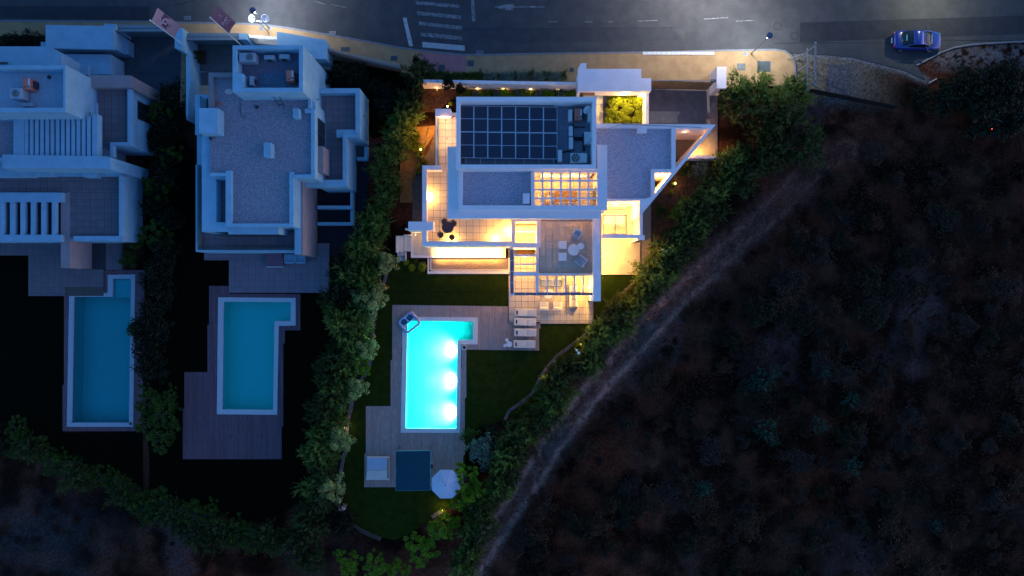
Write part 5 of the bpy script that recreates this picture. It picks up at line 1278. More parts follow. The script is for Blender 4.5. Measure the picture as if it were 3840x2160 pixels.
# ================================================================== car
def build_car(px,py,label):
    r = thing('parked_car', label, 'car', (*P(px,py),.0), None, R(-1))
    L,Wd=4.55,1.84
    # body lofted from cross-sections: x, half width, sill z, belt z
    st_=[(-2.27,.45,.35,.62),(-2.2,.66,.28,.80),(-2.0,.82,.24,.90),(-1.5,.91,.20,.95),(-1.0,.90,.18,.93),(0,.87,.18,.90),(.7,.88,.18,.92),(1.3,.91,.20,.86),(1.8,.88,.22,.76),(2.1,.74,.26,.68),(2.22,.55,.32,.60),(2.28,.35,.36,.52)]
    m_=MB(); prof=[(-1,0),(-1.0,.45),(-.97,.75),(-.88,.95),(-.6,1.03),(0,1.06),(.6,1.03),(.88,.95),(.97,.75),(1.0,.45),(1,0)]
    for x,hw,z0,z1 in st_:
        for u,v in prof: m_.v.append((x,u*hw,z0+(z1-z0)*v))
    k=len(prof)
    for i in range(len(st_)-1):
        for j in range(k-1): m_.f.append((i*k+j,(i+1)*k+j,(i+1)*k+j+1,i*k+j+1))
        m_.f.append((i*k+k-1,(i+1)*k+k-1,(i+1)*k,i*k))
    m_.f.append(tuple(range(k))); m_.f.append(tuple(range((len(st_)-1)*k+k-1,(len(st_)-1)*k-1,-1)))
    o=child(m_,'body',CARP,r,smooth=True); s_=o.modifiers.new('subsurf','SUBSURF'); s_.levels=2; s_.render_levels=2
    def loft(secs,nm,mt):
        m_=MB(); pf=[(-1,0),(-.93,.55),(-.8,.92),(-.4,1),(.4,1),(.8,.92),(.93,.55),(1,0)]
        for x,hb,ht,z0,z1 in secs:
            for u,v in pf: m_.v.append((x,u*(hb if v<.5 else (hb+ht)/2 if v<.9 else ht),z0+(z1-z0)*v))
        k=len(pf)
        for i in range(len(secs)-1):
            for j in range(k-1): m_.f.append((i*k+j,(i+1)*k+j,(i+1)*k+j+1,i*k+j+1))
        m_.f.append(tuple(range(k))); m_.f.append(tuple(range((len(secs)-1)*k+k-1,(len(secs)-1)*k-1,-1)))
        return child(m_,nm,mt,r,smooth=True)
    loft([(-1.75,.62,.50,.85,.93),(-1.35,.70,.55,.88,1.16),(-.75,.76,.58,.88,1.36),(-.2,.78,.60,.88,1.40),(.35,.77,.60,.88,1.36),(.85,.73,.58,.88,1.12),(1.25,.66,.56,.86,.93)],'cabin_glass',CARG)
    loft([(-.72,.60,.55,1.33,1.385),(-.2,.62,.57,1.37,1.42),(.33,.60,.55,1.33,1.385)],'roof',CARP)
    child(MB().box(-1.35,-.28,-1.24,.28,1.16,1.20),'rear_glass_reflection',mat('teal_reflection_shelf',(.03,.20,.24),.4),r)  # teal reflection in the rear glass, set as a coloured strip
    for s in (-1,1):
        child(MB().path([(-1.55,s*.66,.98),(-1.1,s*.66,1.17),(-.6,s*.64,1.34),(.3,s*.64,1.34),(1.1,s*.68,1.0)],.035,6),'roof_rail',CARP,r)
        mi=child(MB().box(-.09,-.12,.09,.12,-.06,.08),'wing_mirror',mat_cap,r,bevel=.03); mi.location=(.72,s*1.0,.98)
        child(MB().box(1.95,s*.58-.16,2.12,s*.58+.14,.60,.70),'headlight',GLASS,r,bevel=.03); child(MB().box(-2.24,s*.55-.18,-2.12,s*.55+.16,.64,.74),'tail_light',mat('tail_lens'+str(s),(.25,.01,.01),.3),r,bevel=.02)
        for xx in (-1.38,1.38):
            wh=child(MB().cyl(0,0,-.11,.11,.33,n=24),'wheel',BLK,r); wh.location=(xx,s*.80,.33); wh.rotation_euler=(R(90),0,0)
            rim=MB().cyl(0,0,-.115,.115,.21,n=14).build('rim',ALU,None); rim.parent=wh
    child(MB().box(-2.30,-.25,-2.26,.25,.42,.52),'number_plate',WHP,r)
    return r
build_car(3425,160,'blue coupe parked at the end of the road')

# ================================================================== two people at the garden edge
def person(px,py,label,face,top,topc,low,arms,skin_legs=False):
    r = thing('person', label, 'person', (*P(px,py,1.4),0), None, face)
    def skin(name, V, Ed, rad, m, par=r, sub=2):
        me=bpy.data.meshes.new(name); me.from_pydata(V,Ed,[]); me.update(); o=bpy.data.objects.new(name,me); col.objects.link(o); o.parent=par
        bpy.context.view_layer.objects.active=o
        mo=o.modifiers.new('skin','SKIN'); 
        if not me.skin_vertices: bpy.ops.mesh.customdata_skin_add()
        for i,s in enumerate(me.skin_vertices[0].data): s.radius=(rad[i] if isinstance(rad[i],tuple) else (rad[i],rad[i])); s.use_root=(i==0)
        o.modifiers.new('sub','SUBSURF').levels=sub; o.modifiers['sub'].render_levels=sub; me.materials.append(m)
        for p in me.polygons: p.use_smooth=True
        return o
    aL,aR=arms
    V=[(0,0,.95),(0,.01,1.12),(0,.02,1.30),(0,.01,1.42),(0,.0,1.50),(0,-.01,1.62),  # spine, neck, head
       (-.10,0,.90),(-.11,-.01,.50),(-.11,.02,.09),(-.11,-.12,.04),
       (.10,0,.90),(.11,-.03,.50),(.11,-.01,.09),(.11,-.15,.04),
       (-.19,.01,1.41),aL[0],aL[1],aL[2],(.19,.01,1.41),aR[0],aR[1],aR[2]]
    Ed=[(0,1),(1,2),(2,3),(3,4),(4,5),(0,6),(6,7),(7,8),(8,9),(0,10),(10,11),(11,12),(12,13),(3,14),(14,15),(15,16),(16,17),(3,18),(18,19),(19,20),(20,21)]
    rad=[(.155,.11),(.135,.10),(.16,.11),(.15,.10),.055,(.095,.11),.085,.058,.04,.04,.085,.058,.04,.04,.065,.045,.035,.035,.065,.045,.035,.035]
    skin('body',V,Ed,rad,SKIN)
    hd=MB(); 
    import bmesh
    def sph(nm,loc,s,m):
        me=bpy.data.meshes.new(nm); bm=bmesh.new(); bmesh.ops.create_uvsphere(bm,u_segments=14,v_segments=10,radius=1); bm.to_mesh(me); bm.free()
        for v in me.vertices: v.co=(v.co.x*s[0],v.co.y*s[1],v.co.z*s[2])
        o=bpy.data.objects.new(nm,me); col.objects.link(o); o.parent=r; o.location=loc; me.materials.append(m)
        for p in me.polygons: p.use_smooth=True
        return o
    sph('hair',(0,.015,1.66),(.105,.125,.115),HAIR)
    sph('nose',(0,-.118,1.60),(.014,.022,.022),SKIN)
    for s in (-1,1): sph('eye',(s*.035,-.098,1.625),(.012,.01,.009),HAIR)
    # clothing
    skin('shirt',[(0,0,.98),(0,.01,1.12),(0,.02,1.30),(0,.01,1.42),(-.19,.01,1.41),tuple(.55*a+.45*b_ for a,b_ in zip(aL[0],(-.19,.01,1.41))),(.19,.01,1.41),tuple(.55*a+.45*b_ for a,b_ in zip(aR[0],(.19,.01,1.41)))],[(0,1),(1,2),(2,3),(3,4),(4,5),(3,6),(6,7)],[(.19,.14),(.175,.135),(.19,.135),(.165,.115),.085,.075,.085,.075],top)
    skin('trousers',[(0,0,.99),(-.10,0,.88),(-.11,-.01,.52),(.10,0,.88),(.11,-.03,.52)],[(0,1),(1,2),(0,3),(3,4)],[(.17,.125),.10,.078,.10,.078],low)
    # hands with fingers
    for s,a in ((-1,aL),(1,aR)):
        c=a[2]; b_=a[1]; d=np.array(c)-np.array(b_); d/=np.linalg.norm(d); u=np.cross(d,(0,0,1)); u/=np.linalg.norm(u)+1e-9
        for i in range(4):
            p0=np.array(c)+u*(i-1.5)*.018; g=MB(); p1=p0+d*.045+np.array((0,0,-.008)); p2=p1+d*(.022+.006*(i in (1,2)))+np.array((0,0,-.022)); g.tube(tuple(p0),tuple(p1),.0095,.009,6); g.tube(tuple(p1),tuple(p2),.009,.007,6)
            child(g,'finger',SKIN,r)
        g=MB(); t0=np.array(c)-u*s*.03-d*.02; t1=t0-u*s*.022+d*.035; g.tube(tuple(t0),tuple(t1),.011,.009,6); child(g,'thumb',SKIN,r)
    return r
TOPW=mat('white_shirt',(.62,.62,.70),.9,.05,8); TOPP=mat('grey_lilac_top',(.30,.28,.36),.9,.05,8); JEAN=mat('dark_trousers',(.03,.03,.05),.9,.1,8); SHORT=mat('pale_shorts',(.30,.32,.38),.9,.1,8)
pA=person(1283,1911,'person in a loose white shirt, dark hair, nearer the black lawn tip',R(190),TOPW,None,SHORT,(((-.34,-.10,1.20),(-.22,-.34,1.16),(-.14,-.42,1.18)),((.36,.02,1.16),(.32,-.24,1.10),(.22,-.36,1.14))))
pB=person(1270,1886,'person with bare shoulders holding a bright phone beside the olive tree',R(235),TOPP,None,JEAN,(((-.30,-.12,1.18),(-.18,-.36,1.20),(-.08,-.44,1.24)),((.30,-.12,1.18),(.18,-.36,1.20),(.07,-.44,1.24))))
ph = thing('phone','glowing phone held by the bare shouldered person','phone',(pB.location.x,pB.location.y,0),None,pB.rotation_euler.z)
child(MB().box(-.05,-.52,.05,-.40,1.27,1.28),'case',BLK,ph); child(MB().box(-.042,-.515,.042,-.405,1.281,1.285),'screen',PHONE,ph)

# ================================================================== plants
def quads_to_mesh(name, C, U, V, m):
    """C centres, U and V half axes (n,3) -> one mesh of pointed quads"""
    n_ = len(C); v = np.empty((n_,4,3)); v[:,0]=C-U; v[:,1]=C-V; v[:,2]=C+U; v[:,3]=C+V
    me = fastmesh(name, v.reshape(-1,3), np.arange(n_*4).reshape(n_,4)); me.materials.append(m); return me
def runit(n_): 
    a = rng.normal(size=(n_,3)); return a/np.linalg.norm(a,axis=1,keepdims=True)
def crown_conifer(rad, h, n_sh, m, seed, spike=1.0, nl=16, ls=.27):
    global rng; rng = np.random.default_rng(seed)
    d = runit(n_sh); d[:,2] = np.abs(d[:,2])*1.0
    lob = 1+.28*np.sin(3*np.arctan2(d[:,1],d[:,0])+seed)+.18*np.sin(5*np.arctan2(d[:,1],d[:,0])+2*seed)
    base = d*np.array([rad,rad,h*.55])*(rng.uniform(.35,.85,(n_sh,1)))*lob[:,None]; base[:,2] += h*.42
    dirv = d*np.array([1,1,.75])+rng.normal(size=(n_sh,3))*.35; dirv[:,2] += .25; dirv /= np.linalg.norm(dirv,axis=1,keepdims=True)
    L = rng.uniform(.35,.75,n_sh)*spike*np.where(rng.uniform(0,1,n_sh)<.22,1.7,1)
    t = np.tile(np.linspace(.05,1,nl), n_sh); Bi = np.repeat(np.arange(n_sh), nl)
    p = base[Bi]+dirv[Bi]*(L[Bi]*t)[:,None]
    side = np.cross(dirv[Bi], runit(len(Bi))); side /= np.linalg.norm(side,axis=1,keepdims=True)+1e-9
    ax = side*.75+dirv[Bi]*.65; ln_ = ls*(1.15-t*.8)
    U = ax*ln_[:,None]*.5; W_ = np.cross(ax, dirv[Bi]); W_ /= np.linalg.norm(W_,axis=1,keepdims=True)+1e-9
    V = W_*(.040+.022*(1-t))[:,None]
    return quads_to_mesh('crown', p+U, U, V, m)
def crown_clump(rad, h, n_c, per, ls, m, seed, flat=.6, cr=.32, up=.5, lobk=1.0):
    global rng; rng = np.random.default_rng(seed)
    d = runit(n_c); d[:,2] = np.abs(d[:,2])
    az = np.arctan2(d[:,1],d[:,0]); lob = 1+lobk*(.22*np.sin(3*az+seed)+.15*np.sin(7*az+seed*3))
    c = d*np.array([rad,rad,h*.5])*rng.uniform(.45,.95,(n_c,1))*lob[:,None]; c[:,2] += h*.45
    Bi = np.repeat(np.arange(n_c), per); q = runit(len(Bi))*rng.uniform(.3,1,(len(Bi),1))**.5*cr*rng.uniform(.7,1.3,n_c)[Bi][:,None]*np.array([1,1,flat])
    p = c[Bi]+q
    nrm = q/ (np.linalg.norm(q,axis=1,keepdims=True)+1e-9)*.7+np.array([0,0,up])+rng.normal(size=q.shape)*.45; nrm /= np.linalg.norm(nrm,axis=1,keepdims=True)
    a = np.cross(nrm, runit(len(Bi))); a /= np.linalg.norm(a,axis=1,keepdims=True)+1e-9; b_ = np.cross(nrm, a)
    s = ls*rng.uniform(.6,1.2,len(Bi))[:,None]
    return quads_to_mesh('crown', p, a*s, b_*s*.62, m)
def crown_rosette(rad, h, n_c, ls, m, seed):
    """terminal rosettes of broad leaves facing the sky"""
    global rng; rng = np.random.default_rng(seed)
    d = runit(n_c); d[:,2] = np.abs(d[:,2]); az = np.arctan2(d[:,1],d[:,0]); lob = 1+.25*np.sin(3*az+seed)
    c = d*np.array([rad,rad,h*.5])*rng.uniform(.55,1,(n_c,1))*lob[:,None]; c[:,2] += h*.45
    per = 11; Bi = np.repeat(np.arange(n_c), per); k = np.tile(np.arange(per), n_c); lay = (k>=6)
    th = k*2*np.pi/np.where(lay,5,6)+rng.uniform(0,6,n_c)[Bi]
    el = np.where(lay,.95,.35)+rng.normal(size=len(Bi))*.12
    tilt = d[Bi]*.5
    ax = np.stack([np.cos(th)*np.cos(el), np.sin(th)*np.cos(el), np.sin(el)],-1)+tilt*.4; ax /= np.linalg.norm(ax,axis=1,keepdims=True)
    s = ls*rng.uniform(.75,1.2,n_c)[Bi]*np.where(lay,.7,1.0)
    U = ax*s[:,None]*.55; sd_ = np.cross(ax,[0,0,1.]); sd_ /= np.linalg.norm(sd_,axis=1,keepdims=True)+1e-9
    return quads_to_mesh('crown', c[Bi]+U, U, sd_*s[:,None]*.30, m)
def crown_tuft(rad, h, n_b, m, seed, wd=.02):
    global rng; rng = np.random.default_rng(seed)
    th = rng.uniform(0,2*np.pi,n_b); el = rng.uniform(.35,1.4,n_b); L = rng.uniform(.5,1,n_b)*h
    ax = np.stack([np.cos(th)*np.cos(el), np.sin(th)*np.cos(el), np.sin(el)],-1); b0 = np.stack([np.cos(th),np.sin(th),0*th],-1)*rad*.25*rng.uniform(0,1,n_b)[:,None]
    U = ax*L[:,None]*.5; s = np.cross(ax,[0,0,1.]); s /= np.linalg.norm(s,axis=1,keepdims=True)+1e-9
    return quads_to_mesh('crown', b0+U, U, s*wd, m)
def trunk_mesh(h, r, spread, seed, nb=6):
    rd = random.Random(seed); m_ = MB(); top=(rd.uniform(-.1,.1),rd.uniform(-.1,.1),h*.45)
    m_.tube((0,0,-.05),top,r,r*.7,8)
    for i in range(nb):
        a=2*math.pi*i/nb+rd.uniform(-.4,.4); e=(top[0]+spread*.6*math.cos(a),top[1]+spread*.6*math.sin(a),h*rd.uniform(.6,.85)); mid=tuple((top[j]+e[j])/2+(0,0,.1)[j] for j in range(3))
        m_.tube(top,mid,r*.5,r*.32,6); m_.tube(mid,e,r*.32,r*.12,5)
    me=m_.mesh('trunk'); me.materials.append(BARK); return me
KIND = {}
def kinds(key, crowns, h, r, spread):
    KIND[key] = (crowns, [trunk_mesh(h,r,spread,s) for s in range(3)], h)
kinds('con',[crown_conifer(1.35,3.2,150,L_CON,s) for s in (11,12,13,14)],3.2,.09,1.0)
kinds('cond',[crown_conifer(1.5,3.6,150,L_COND,s) for s in (21,22,23)],3.6,.10,1.1)
kinds('olv',[crown_clump(1.25,2.4,52,64,.07,L_OLV,s,cr=.32) for s in (31,32,33)],3.0,.10,.9)
kinds('gry',[crown_clump(1.2,2.0,44,44,.07,L_GRY,s,cr=.30) for s in (34,35)],2.4,.08,.8)
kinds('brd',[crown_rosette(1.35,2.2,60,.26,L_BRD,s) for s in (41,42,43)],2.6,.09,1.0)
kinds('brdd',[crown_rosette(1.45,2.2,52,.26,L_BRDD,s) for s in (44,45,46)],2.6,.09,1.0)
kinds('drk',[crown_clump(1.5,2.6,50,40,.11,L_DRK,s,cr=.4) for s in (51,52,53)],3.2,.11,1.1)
kinds('box',[crown_clump(.72,1.3,150,36,.045,L_BOX,s,cr=.13,flat=1,lobk=.15) for s in (61,62)],.8,.05,.35)
kinds('cyp',[crown_conifer(.42,4.2,120,L_DRK,s,spike=.5,ls=.16) for s in (71,72)],4.0,.08,.2)
kinds('teal',[crown_conifer(.85,1.2,46,L_TEAL,s,spike=1.1,ls=.3,nl=12) for s in (81,82)],1.0,.04,.3)
kinds('dry',[crown_tuft(.9,1.3,260,L_DRY,s) for s in (91,92,93)],.5,.03,.3)
kinds('twg',[crown_clump(.95,1.1,40,40,.07,L_TWG,s,cr=.3) for s in (101,102,103)],.9,.04,.4)
kinds('rus',[crown_clump(1.0,.9,40,40,.07,L_RUS,s,cr=.32) for s in (104,105)],.8,.04,.4)
kinds('dgn',[crown_clump(1.1,1.3,44,40,.085,L_DGN,s,cr=.34) for s in (106,107)],1.1,.05,.5)
kinds('twi',[crown_tuft(1.3,1.6,150,L_TWG,s,.014) for s in (108,109)],.5,.04,.5)
kinds('grs',[crown_tuft(.35,.8,170,L_GRS,s,.016) for s in (94,95)],.2,.02,.1)
kinds('dgr',[crown_clump(1.0,1.4,36,36,.09,L_BRDD,s,cr=.3) for s in (96,97)],1.4,.06,.6)
def plant(kind, px, py, s, label, group=None, nm='tree', cat='tree', sz=None, z0=-.02, zt=None):
    cr, tk, h = KIND[kind]; sz = s if sz is None else sz
    hz_ = h*sz*.6 if zt is None else zt
    r = thing(nm, label, cat, (*P(px,py,hz_),z0), group, random.uniform(0,6.28)); r.scale=(s,s,sz)
    o = bpy.data.objects.new('crown', random.choice(cr)); col.objects.link(o); o.parent=r
    o = bpy.data.objects.new('trunk', random.choice(tk)); col.objects.link(o); o.parent=r
    return r
ORD = 'first second third fourth fifth sixth seventh eighth ninth tenth eleventh twelfth thirteenth fourteenth fifteenth sixteenth seventeenth eighteenth nineteenth twentieth 21st 22nd 23rd 24th 25th 26th 27th 28th 29th 30th 31st 32nd 33rd 34th 35th 36th 37th 38th 39th 40th'.split()
def row(pts, step, kindsel, lab, grp, wid=20, s=(.7,1.1), nm='hedge_tree', cat='tree'):
    """hedge trees along a pixel path"""
    out = 0; ns = 'north' if abs(pts[-1][1]-pts[0][1]) > .6*abs(pts[-1][0]-pts[0][0]) else 'west'
    for (ax,ay),(bx,by) in zip(pts, pts[1:]):
        L = math.hypot(bx-ax,by-ay); k = max(1,round(L/step)); ux,uy = (by-ay)/L,-(bx-ax)/L
        for i in range(k):
            t = (i+.5)/k; o_ = random.uniform(-wid,wid)
            kd = kindsel(out) if callable(kindsel) else kindsel
            plant(kd, ax+(bx-ax)*t+ux*o_, ay+(by-ay)*t+uy*o_, random.uniform(*s), ORD[min(out,len(ORD)-1)]+' from the '+ns+', '+lab, grp, nm, cat); out += 1
# west hedge of the lit villa
row([(1566,215),(1556,300),(1545,400)],30,lambda i:'cyp' if i%3==0 else 'cond','dark upright conifer between the louvred fence and the street wall','conifers at the north end of the middle hedge',22,(.6,.9))
row([(1535,400),(1500,500),(1470,600)],26,lambda i:'con','feathery conifer in the middle hedge west of the ochre lit bed','middle hedge conifers beside the ochre bed',26,(.6,.9))
row([(1465,600),(1440,720),(1425,830),(1390,920)],28,lambda i:'con' if i%3 else 'dgr','feathery conifer of the middle hedge west of the lit terraces','middle hedge conifers beside the lit terraces',34,(.65,.95))
row([(1330,900),(1300,980),(1275,1080),(1255,1200),(1240,1330)],30,lambda i:random.choice(('con','dgr','cond','con','drk')),'green tree in the middle hedge beside the black lawn','middle hedge trees west side',34,(.6,1.1))
row([(1410,930),(1385,1000),(1360,1100),(1340,1250),(1310,1400)],32,lambda i:random.choice(('con','dgr','cond','olv','con')),'dense green tree inside the middle hedge near the pool deck','middle hedge trees east side',24,(.7,.95))
row([(1245,1330),(1225,1450),(1205,1600),(1190,1750),(1175,1850)],30,lambda i:random.choice(('con','cond','con')),'narrow feathery conifer in the lower middle hedge','lower middle hedge conifers',26,(.55,1.0))
row([(1290,1420),(1275,1540),(1245,1700),(1235,1760)],36,lambda i:('con','dgr')[i%2],'bushy tree against the west side of the stone edging','lower middle hedge inner side',14,(.6,.8))
row([(1190,1850),(1160,1960),(1130,2060),(1180,2140)],46,lambda i:'cond','dim conifer at the south end of the middle hedge','conifers at the south end of the middle hedge',40,(.7,1.0))
for px,py,s,kd,lab in ((1448,985,.8,'olv','yellow green tree at the north end of the stone edging by the garden steps'),(1400,1040,.75,'dgr','green bush tree behind the first pale olive'),(1392,1128,.95,'olv','pale grey green olive overhanging the edging north west of the pool'),
    (1368,1300,.85,'olv','round pale olive west of the middle of the lit pool'),(1355,1372,.6,'brd','yellowish shrub south of the round pale olive'),(1333,1460,.8,'olv','round pale olive west of the deck step'),(1270,1655,.85,'olv','round pale olive by the orange garden light'),(1232,1838,.95,'olv','yellow green olive behind the two people'),(1430,1075,.4,'olv','small pale sprig over the stone edging')):
    plant(kd,px,py,s*1.12,lab,'pale trees along the stone edging',sz=s*1.45)
for px,py,s,kd in ((1523,985,.42,'box'),(1563,988,.40,'dgr'),(1585,1000,.62,'box'),(1545,1003,.50,'box')):
    plant(kd,px,py,s,{1523:'small round shrub directly below the garden steps',1563:'dark green shrub between the steps and the gravel bed',1585:'largest lit yellow green shrub touching the gravel bed',1545:'medium lit yellow green shrub below the walkway corner'}[px],'shrubs by the garden steps','shrub','shrub')
for i in range(14):
    t=i/13; plant('grs',1548+40*t+random.uniform(-15,15),490+150*t+random.uniform(-30,30),random.uniform(.8,1.4),'lit yellow green tuft in the ochre bed west of the balcony','tufts in the ochre bed','grass_tuft','grass tuft')
# row between the two western villas
row([(640,330),(620,450),(600,560),(590,680),(590,800),(600,900)],48,lambda i:('drk','drk','brdd')[i%3],'nearly black leafy tree between the two unlit villas','black trees between the unlit villas',30,(.8,1.15))
row([(600,900),(580,1000),(570,1120),(570,1260),(570,1400)],48,lambda i:'drk','nearly black leafy tree between the two western pools','black trees between the western pools',26,(.8,1.1))
for px,py,s,lab in ((505,905,.8,'dim grey leafed tree against the east wall of the far west villa'),(480,970,.75,'dim leafy tree over the north end of the dark blue pool')): plant('dgr',px,py,s*1.1,lab)
plant('dgr',505,1240,.85,'dark leafy tree leaning over the east edge of the dark blue pool'); plant('drk',540,1230,.8,'black tree behind the one leaning over the dark blue pool')
for px,py in ((560,1500),(610,1560),(550,1590),(630,1500),(600,1640)): plant('brdd',px,py,random.uniform(.85,1.05),'dark broad leaved tree south of the dark blue pool','dark trees by the dark blue pool')
# south hedge
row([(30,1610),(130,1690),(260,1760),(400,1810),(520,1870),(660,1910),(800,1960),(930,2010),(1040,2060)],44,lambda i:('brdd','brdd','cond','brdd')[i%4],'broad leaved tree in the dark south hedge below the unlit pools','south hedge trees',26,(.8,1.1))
row([(520,1930),(700,1990),(900,2050)],70,lambda i:'cond','dim conifer on the outer side of the dark south hedge','outer south hedge conifers',26,(.6,.8))
row([(-20,1600),(-10,1700)],50,lambda i:'drk','black tree at the west end of the south hedge','south hedge west end',20)
row([(1280,2010),(1250,1960)],40,lambda i:'drk','dark round tree south of the two people','dark trees south of the people',30,(.8,1.0))
for px,py,s,kd,lab in ((1310,2110,.9,'brd','yellow green broad leaved tree at the bottom edge, westernmost of three'),(1405,2125,.85,'brd','yellow green broad leaved tree at the bottom edge, second from the west'),(1490,2150,.75,'brd','yellow green broad leaved tree cut by the bottom edge in the middle'),
    (1575,2065,1.0,'brd','bright broad leaved tree at the south tip of the garden'),(1655,1985,.95,'brd','bright broad leaved tree just south of the amber garden light'),(1695,1960,.6,'brd','smaller broad leaved tree east of the amber garden light'),
    (1742,1798,.85,'brd','bright green broad leaved tree covering the parasol edge'),(1790,1860,.85,'brd','bright green broad leaved tree east of the parasol'),(1728,1868,.8,'brd','bright green broad leaved tree south east of the parasol'),(1775,1930,.7,'brdd','dim broad leaved tree below the parasol trees'),
    (1808,1690,1.15,'gry','big silvery tree beside the south east corner of the deck'),(1760,1640,.8,'dgr','dark green shrub tree at the east edge of the deck south of the pool'),(1850,1640,.7,'drk','dark tree behind the silvery tree')):
    plant(kd,px,py,s*1.12,lab,'trees at the south of the lit garden',sz=s*(1.75 if 'parasol' in lab else 1.1))
# diagonal hedge
row([(2960,430),(2900,520),(2830,610),(2760,690)],44,lambda i:'cond','dark conifer high in the diagonal hedge by the corner','dark conifers by the corner',50,(.75,1.05))
row([(2790,560),(2720,650),(2650,740),(2580,830),(2520,920),(2470,1000)],27,lambda i:'con' if i%3 else 'cond','conifer of the diagonal hedge beside the mulch bed','diagonal hedge conifers beside the mulch bed',30,(.7,.95))
row([(2700,760),(2620,860),(2560,950),(2500,1030)],48,lambda i:'cond','dim conifer on the outer side of the diagonal hedge','outer conifers of the diagonal hedge',20,(.6,.85))
row([(2470,1010),(2400,1100),(2330,1190),(2260,1280),(2190,1360),(2120,1440)],24,lambda i:random.choice(('con','con','cond')),'bright feathery conifer of the diagonal hedge beside the lit lawn','diagonal hedge conifers beside the lawn',34,(.55,1.05))
row([(2120,1440),(2050,1520),(1980,1600),(1920,1690),(1880,1780)],24,lambda i:random.choice(('con','con','cond','dgr')),'feathery conifer in the lower half of the diagonal hedge','lower diagonal hedge conifers',38,(.55,1.1))
row([(1880,1780),(1850,1870),(1820,1960),(1760,2060),(1720,2140)],34,lambda i:('cond','con')[i%2],'dim conifer at the foot of the diagonal hedge','conifers at the foot of the diagonal hedge',34,(.65,.95))
for px,py,s,kd,lab in ((2770,330,1.0,'con','conifer tips poking over the pavement beside the gate pillar'),(2840,345,1.05,'con','conifer over the pavement between the gate pillar and the corner'),(2740,380,.9,'cond','dark conifer behind the gate pillar'),(2800,410,1.1,'cond','dark conifer inside the corner garden'),
    (2990,320,.85,'con','conifer standing alone at the curved pavement corner'),(2920,370,1.0,'con','bright green conifer at the corner lit by the post lamp'),(3010,365,.7,'con','low conifer by the foot of the billboard frame'),(2870,300,.55,'con','slim conifer tip in front of the dark grey pavement cover'),
    (2960,450,1.3,'cond','huge dark conifer east of the driveway'),(3030,560,1.25,'cond','second huge dark conifer on the slope'),(2900,560,1.1,'cond','dark conifer between the huge ones and the hedge')):
    plant(kd,px,py,s,lab,'corner garden conifers')
# lit yellow grasses inside the diagonal edging
gp=[(2430,1030),(2360,1105),(2310,1150),(2260,1215),(2195,1285),(2110,1350),(2065,1400),(2035,1450),(2010,1500),(1960,1530),(1925,1575)]
for (ax,ay),(bx,by) in zip(gp,gp[1:]):
    k=max(2,int(math.hypot(bx-ax,by-ay)/16))
    for i in range(k):
        for j in range(2): plant('grs',ax+(bx-ax)*(i+.5)/k+random.uniform(-8,16),ay+(by-ay)*(i+.5)/k+random.uniform(-8,12),random.uniform(.8,1.5),'yellow green grass tuft along the limestone edging','tufts along the limestone edging','grass_tuft','grass tuft')
for px,py,s,kd,lab in ((2575,640,.62,'dgr','green rounded shrub south of the driveway wall, left one'),(2630,635,.8,'gry','grey shrub in the middle south of the driveway wall'),(2680,620,.5,'dgr','green shrub south of the driveway wall, right one'),(2525,690,.35,'box','bright yellow shrub touching the slanted roof edge'),(2517,722,.3,'box','smallest bright yellow shrub in the mulch bed'),(2480,790,.6,'dgr','dark green trailing shrub in the mulch bed'),(2455,940,.45,'box','shrub by the gravel path and the security camera'),(2540,800,.6,'brd','yellowish shrub on the mulch slope'),(2570,760,.55,'brd','upper yellowish shrub on the mulch slope')):
    plant(kd,px,py,s,lab,'shrubs in the mulch bed','shrub','shrub')
# box balls at the entrance
for px,py,s,lab in ((2305,380,.92,'large box ball nearest the canopy lamp on the west'),(2352,372,.8,'box ball directly under the canopy lamp'),(2392,382,.88,'box ball in the north east corner of the bed'),(2294,420,.8,'box ball on the west side of the bed by the path'),(2352,410,.78,'smooth box ball in the middle of the bed'),(2398,428,.62,'small box ball on the east side of the bed'),(2328,440,.8,'box ball south of the middle one'),(2284,452,.62,'box ball in the south west corner of the bed'),(2388,456,.66,'box ball in the south east corner of the bed'),(2350,452,.55,'small box ball at the south edge of the bed')):
    plant('box',px,py,s*1.12,lab,'box balls in the lit entrance bed','box_ball','shrub')
# street hedge
for i in range(26):
    px=1600+i*20.5; plant(('gry','dgr','gry')[i%3] if i>9 else 'dgr',px,285+random.uniform(-4,4),random.uniform(.40,.52),ORD[i]+' rounded plant from the west in the clipped street hedge','street hedge plants','hedge_plant','shrub')
for i in range(22):
    px=1745+i*20; plant(('brd','dgr','gry','brd')[i%4],px,352+random.uniform(-8,8),random.uniform(.35,.5),ORD[i]+' low plant from the west in the bed behind the street wall','north bed plants','shrub','shrub')
plant('cyp',1680,310,1.0,'taller dark cypress by the west end of the street wall'); plant('cyp',1726,335,.75,'shorter dark cypress by the west end of the street wall')
plant('box',1690,390,.3,'tiny lit plant beside the warm garden light',None,'shrub','shrub')
row([(0,150),(160,152)],40,lambda i:'drk','black hedge plant beside the north west pavement','black hedge in the north west',6,(.5,.6),'hedge_plant','shrub')
row([(1260,260),(1330,300),(1430,320),(1480,400)],52,lambda i:'drk','black shrub in the unlit garden behind the louvred fence','black shrubs behind the fence',30,(.6,.9),'shrub','shrub')
plant('brdd',744,212,.35,'small dark plant in the square planter by the flag pole',None,'potted_plant','plant',z0=.5)
plant('grs',2000,944,.45,'small plant in the dark planter under the pergola',None,'potted_plant','plant',z0=.6)
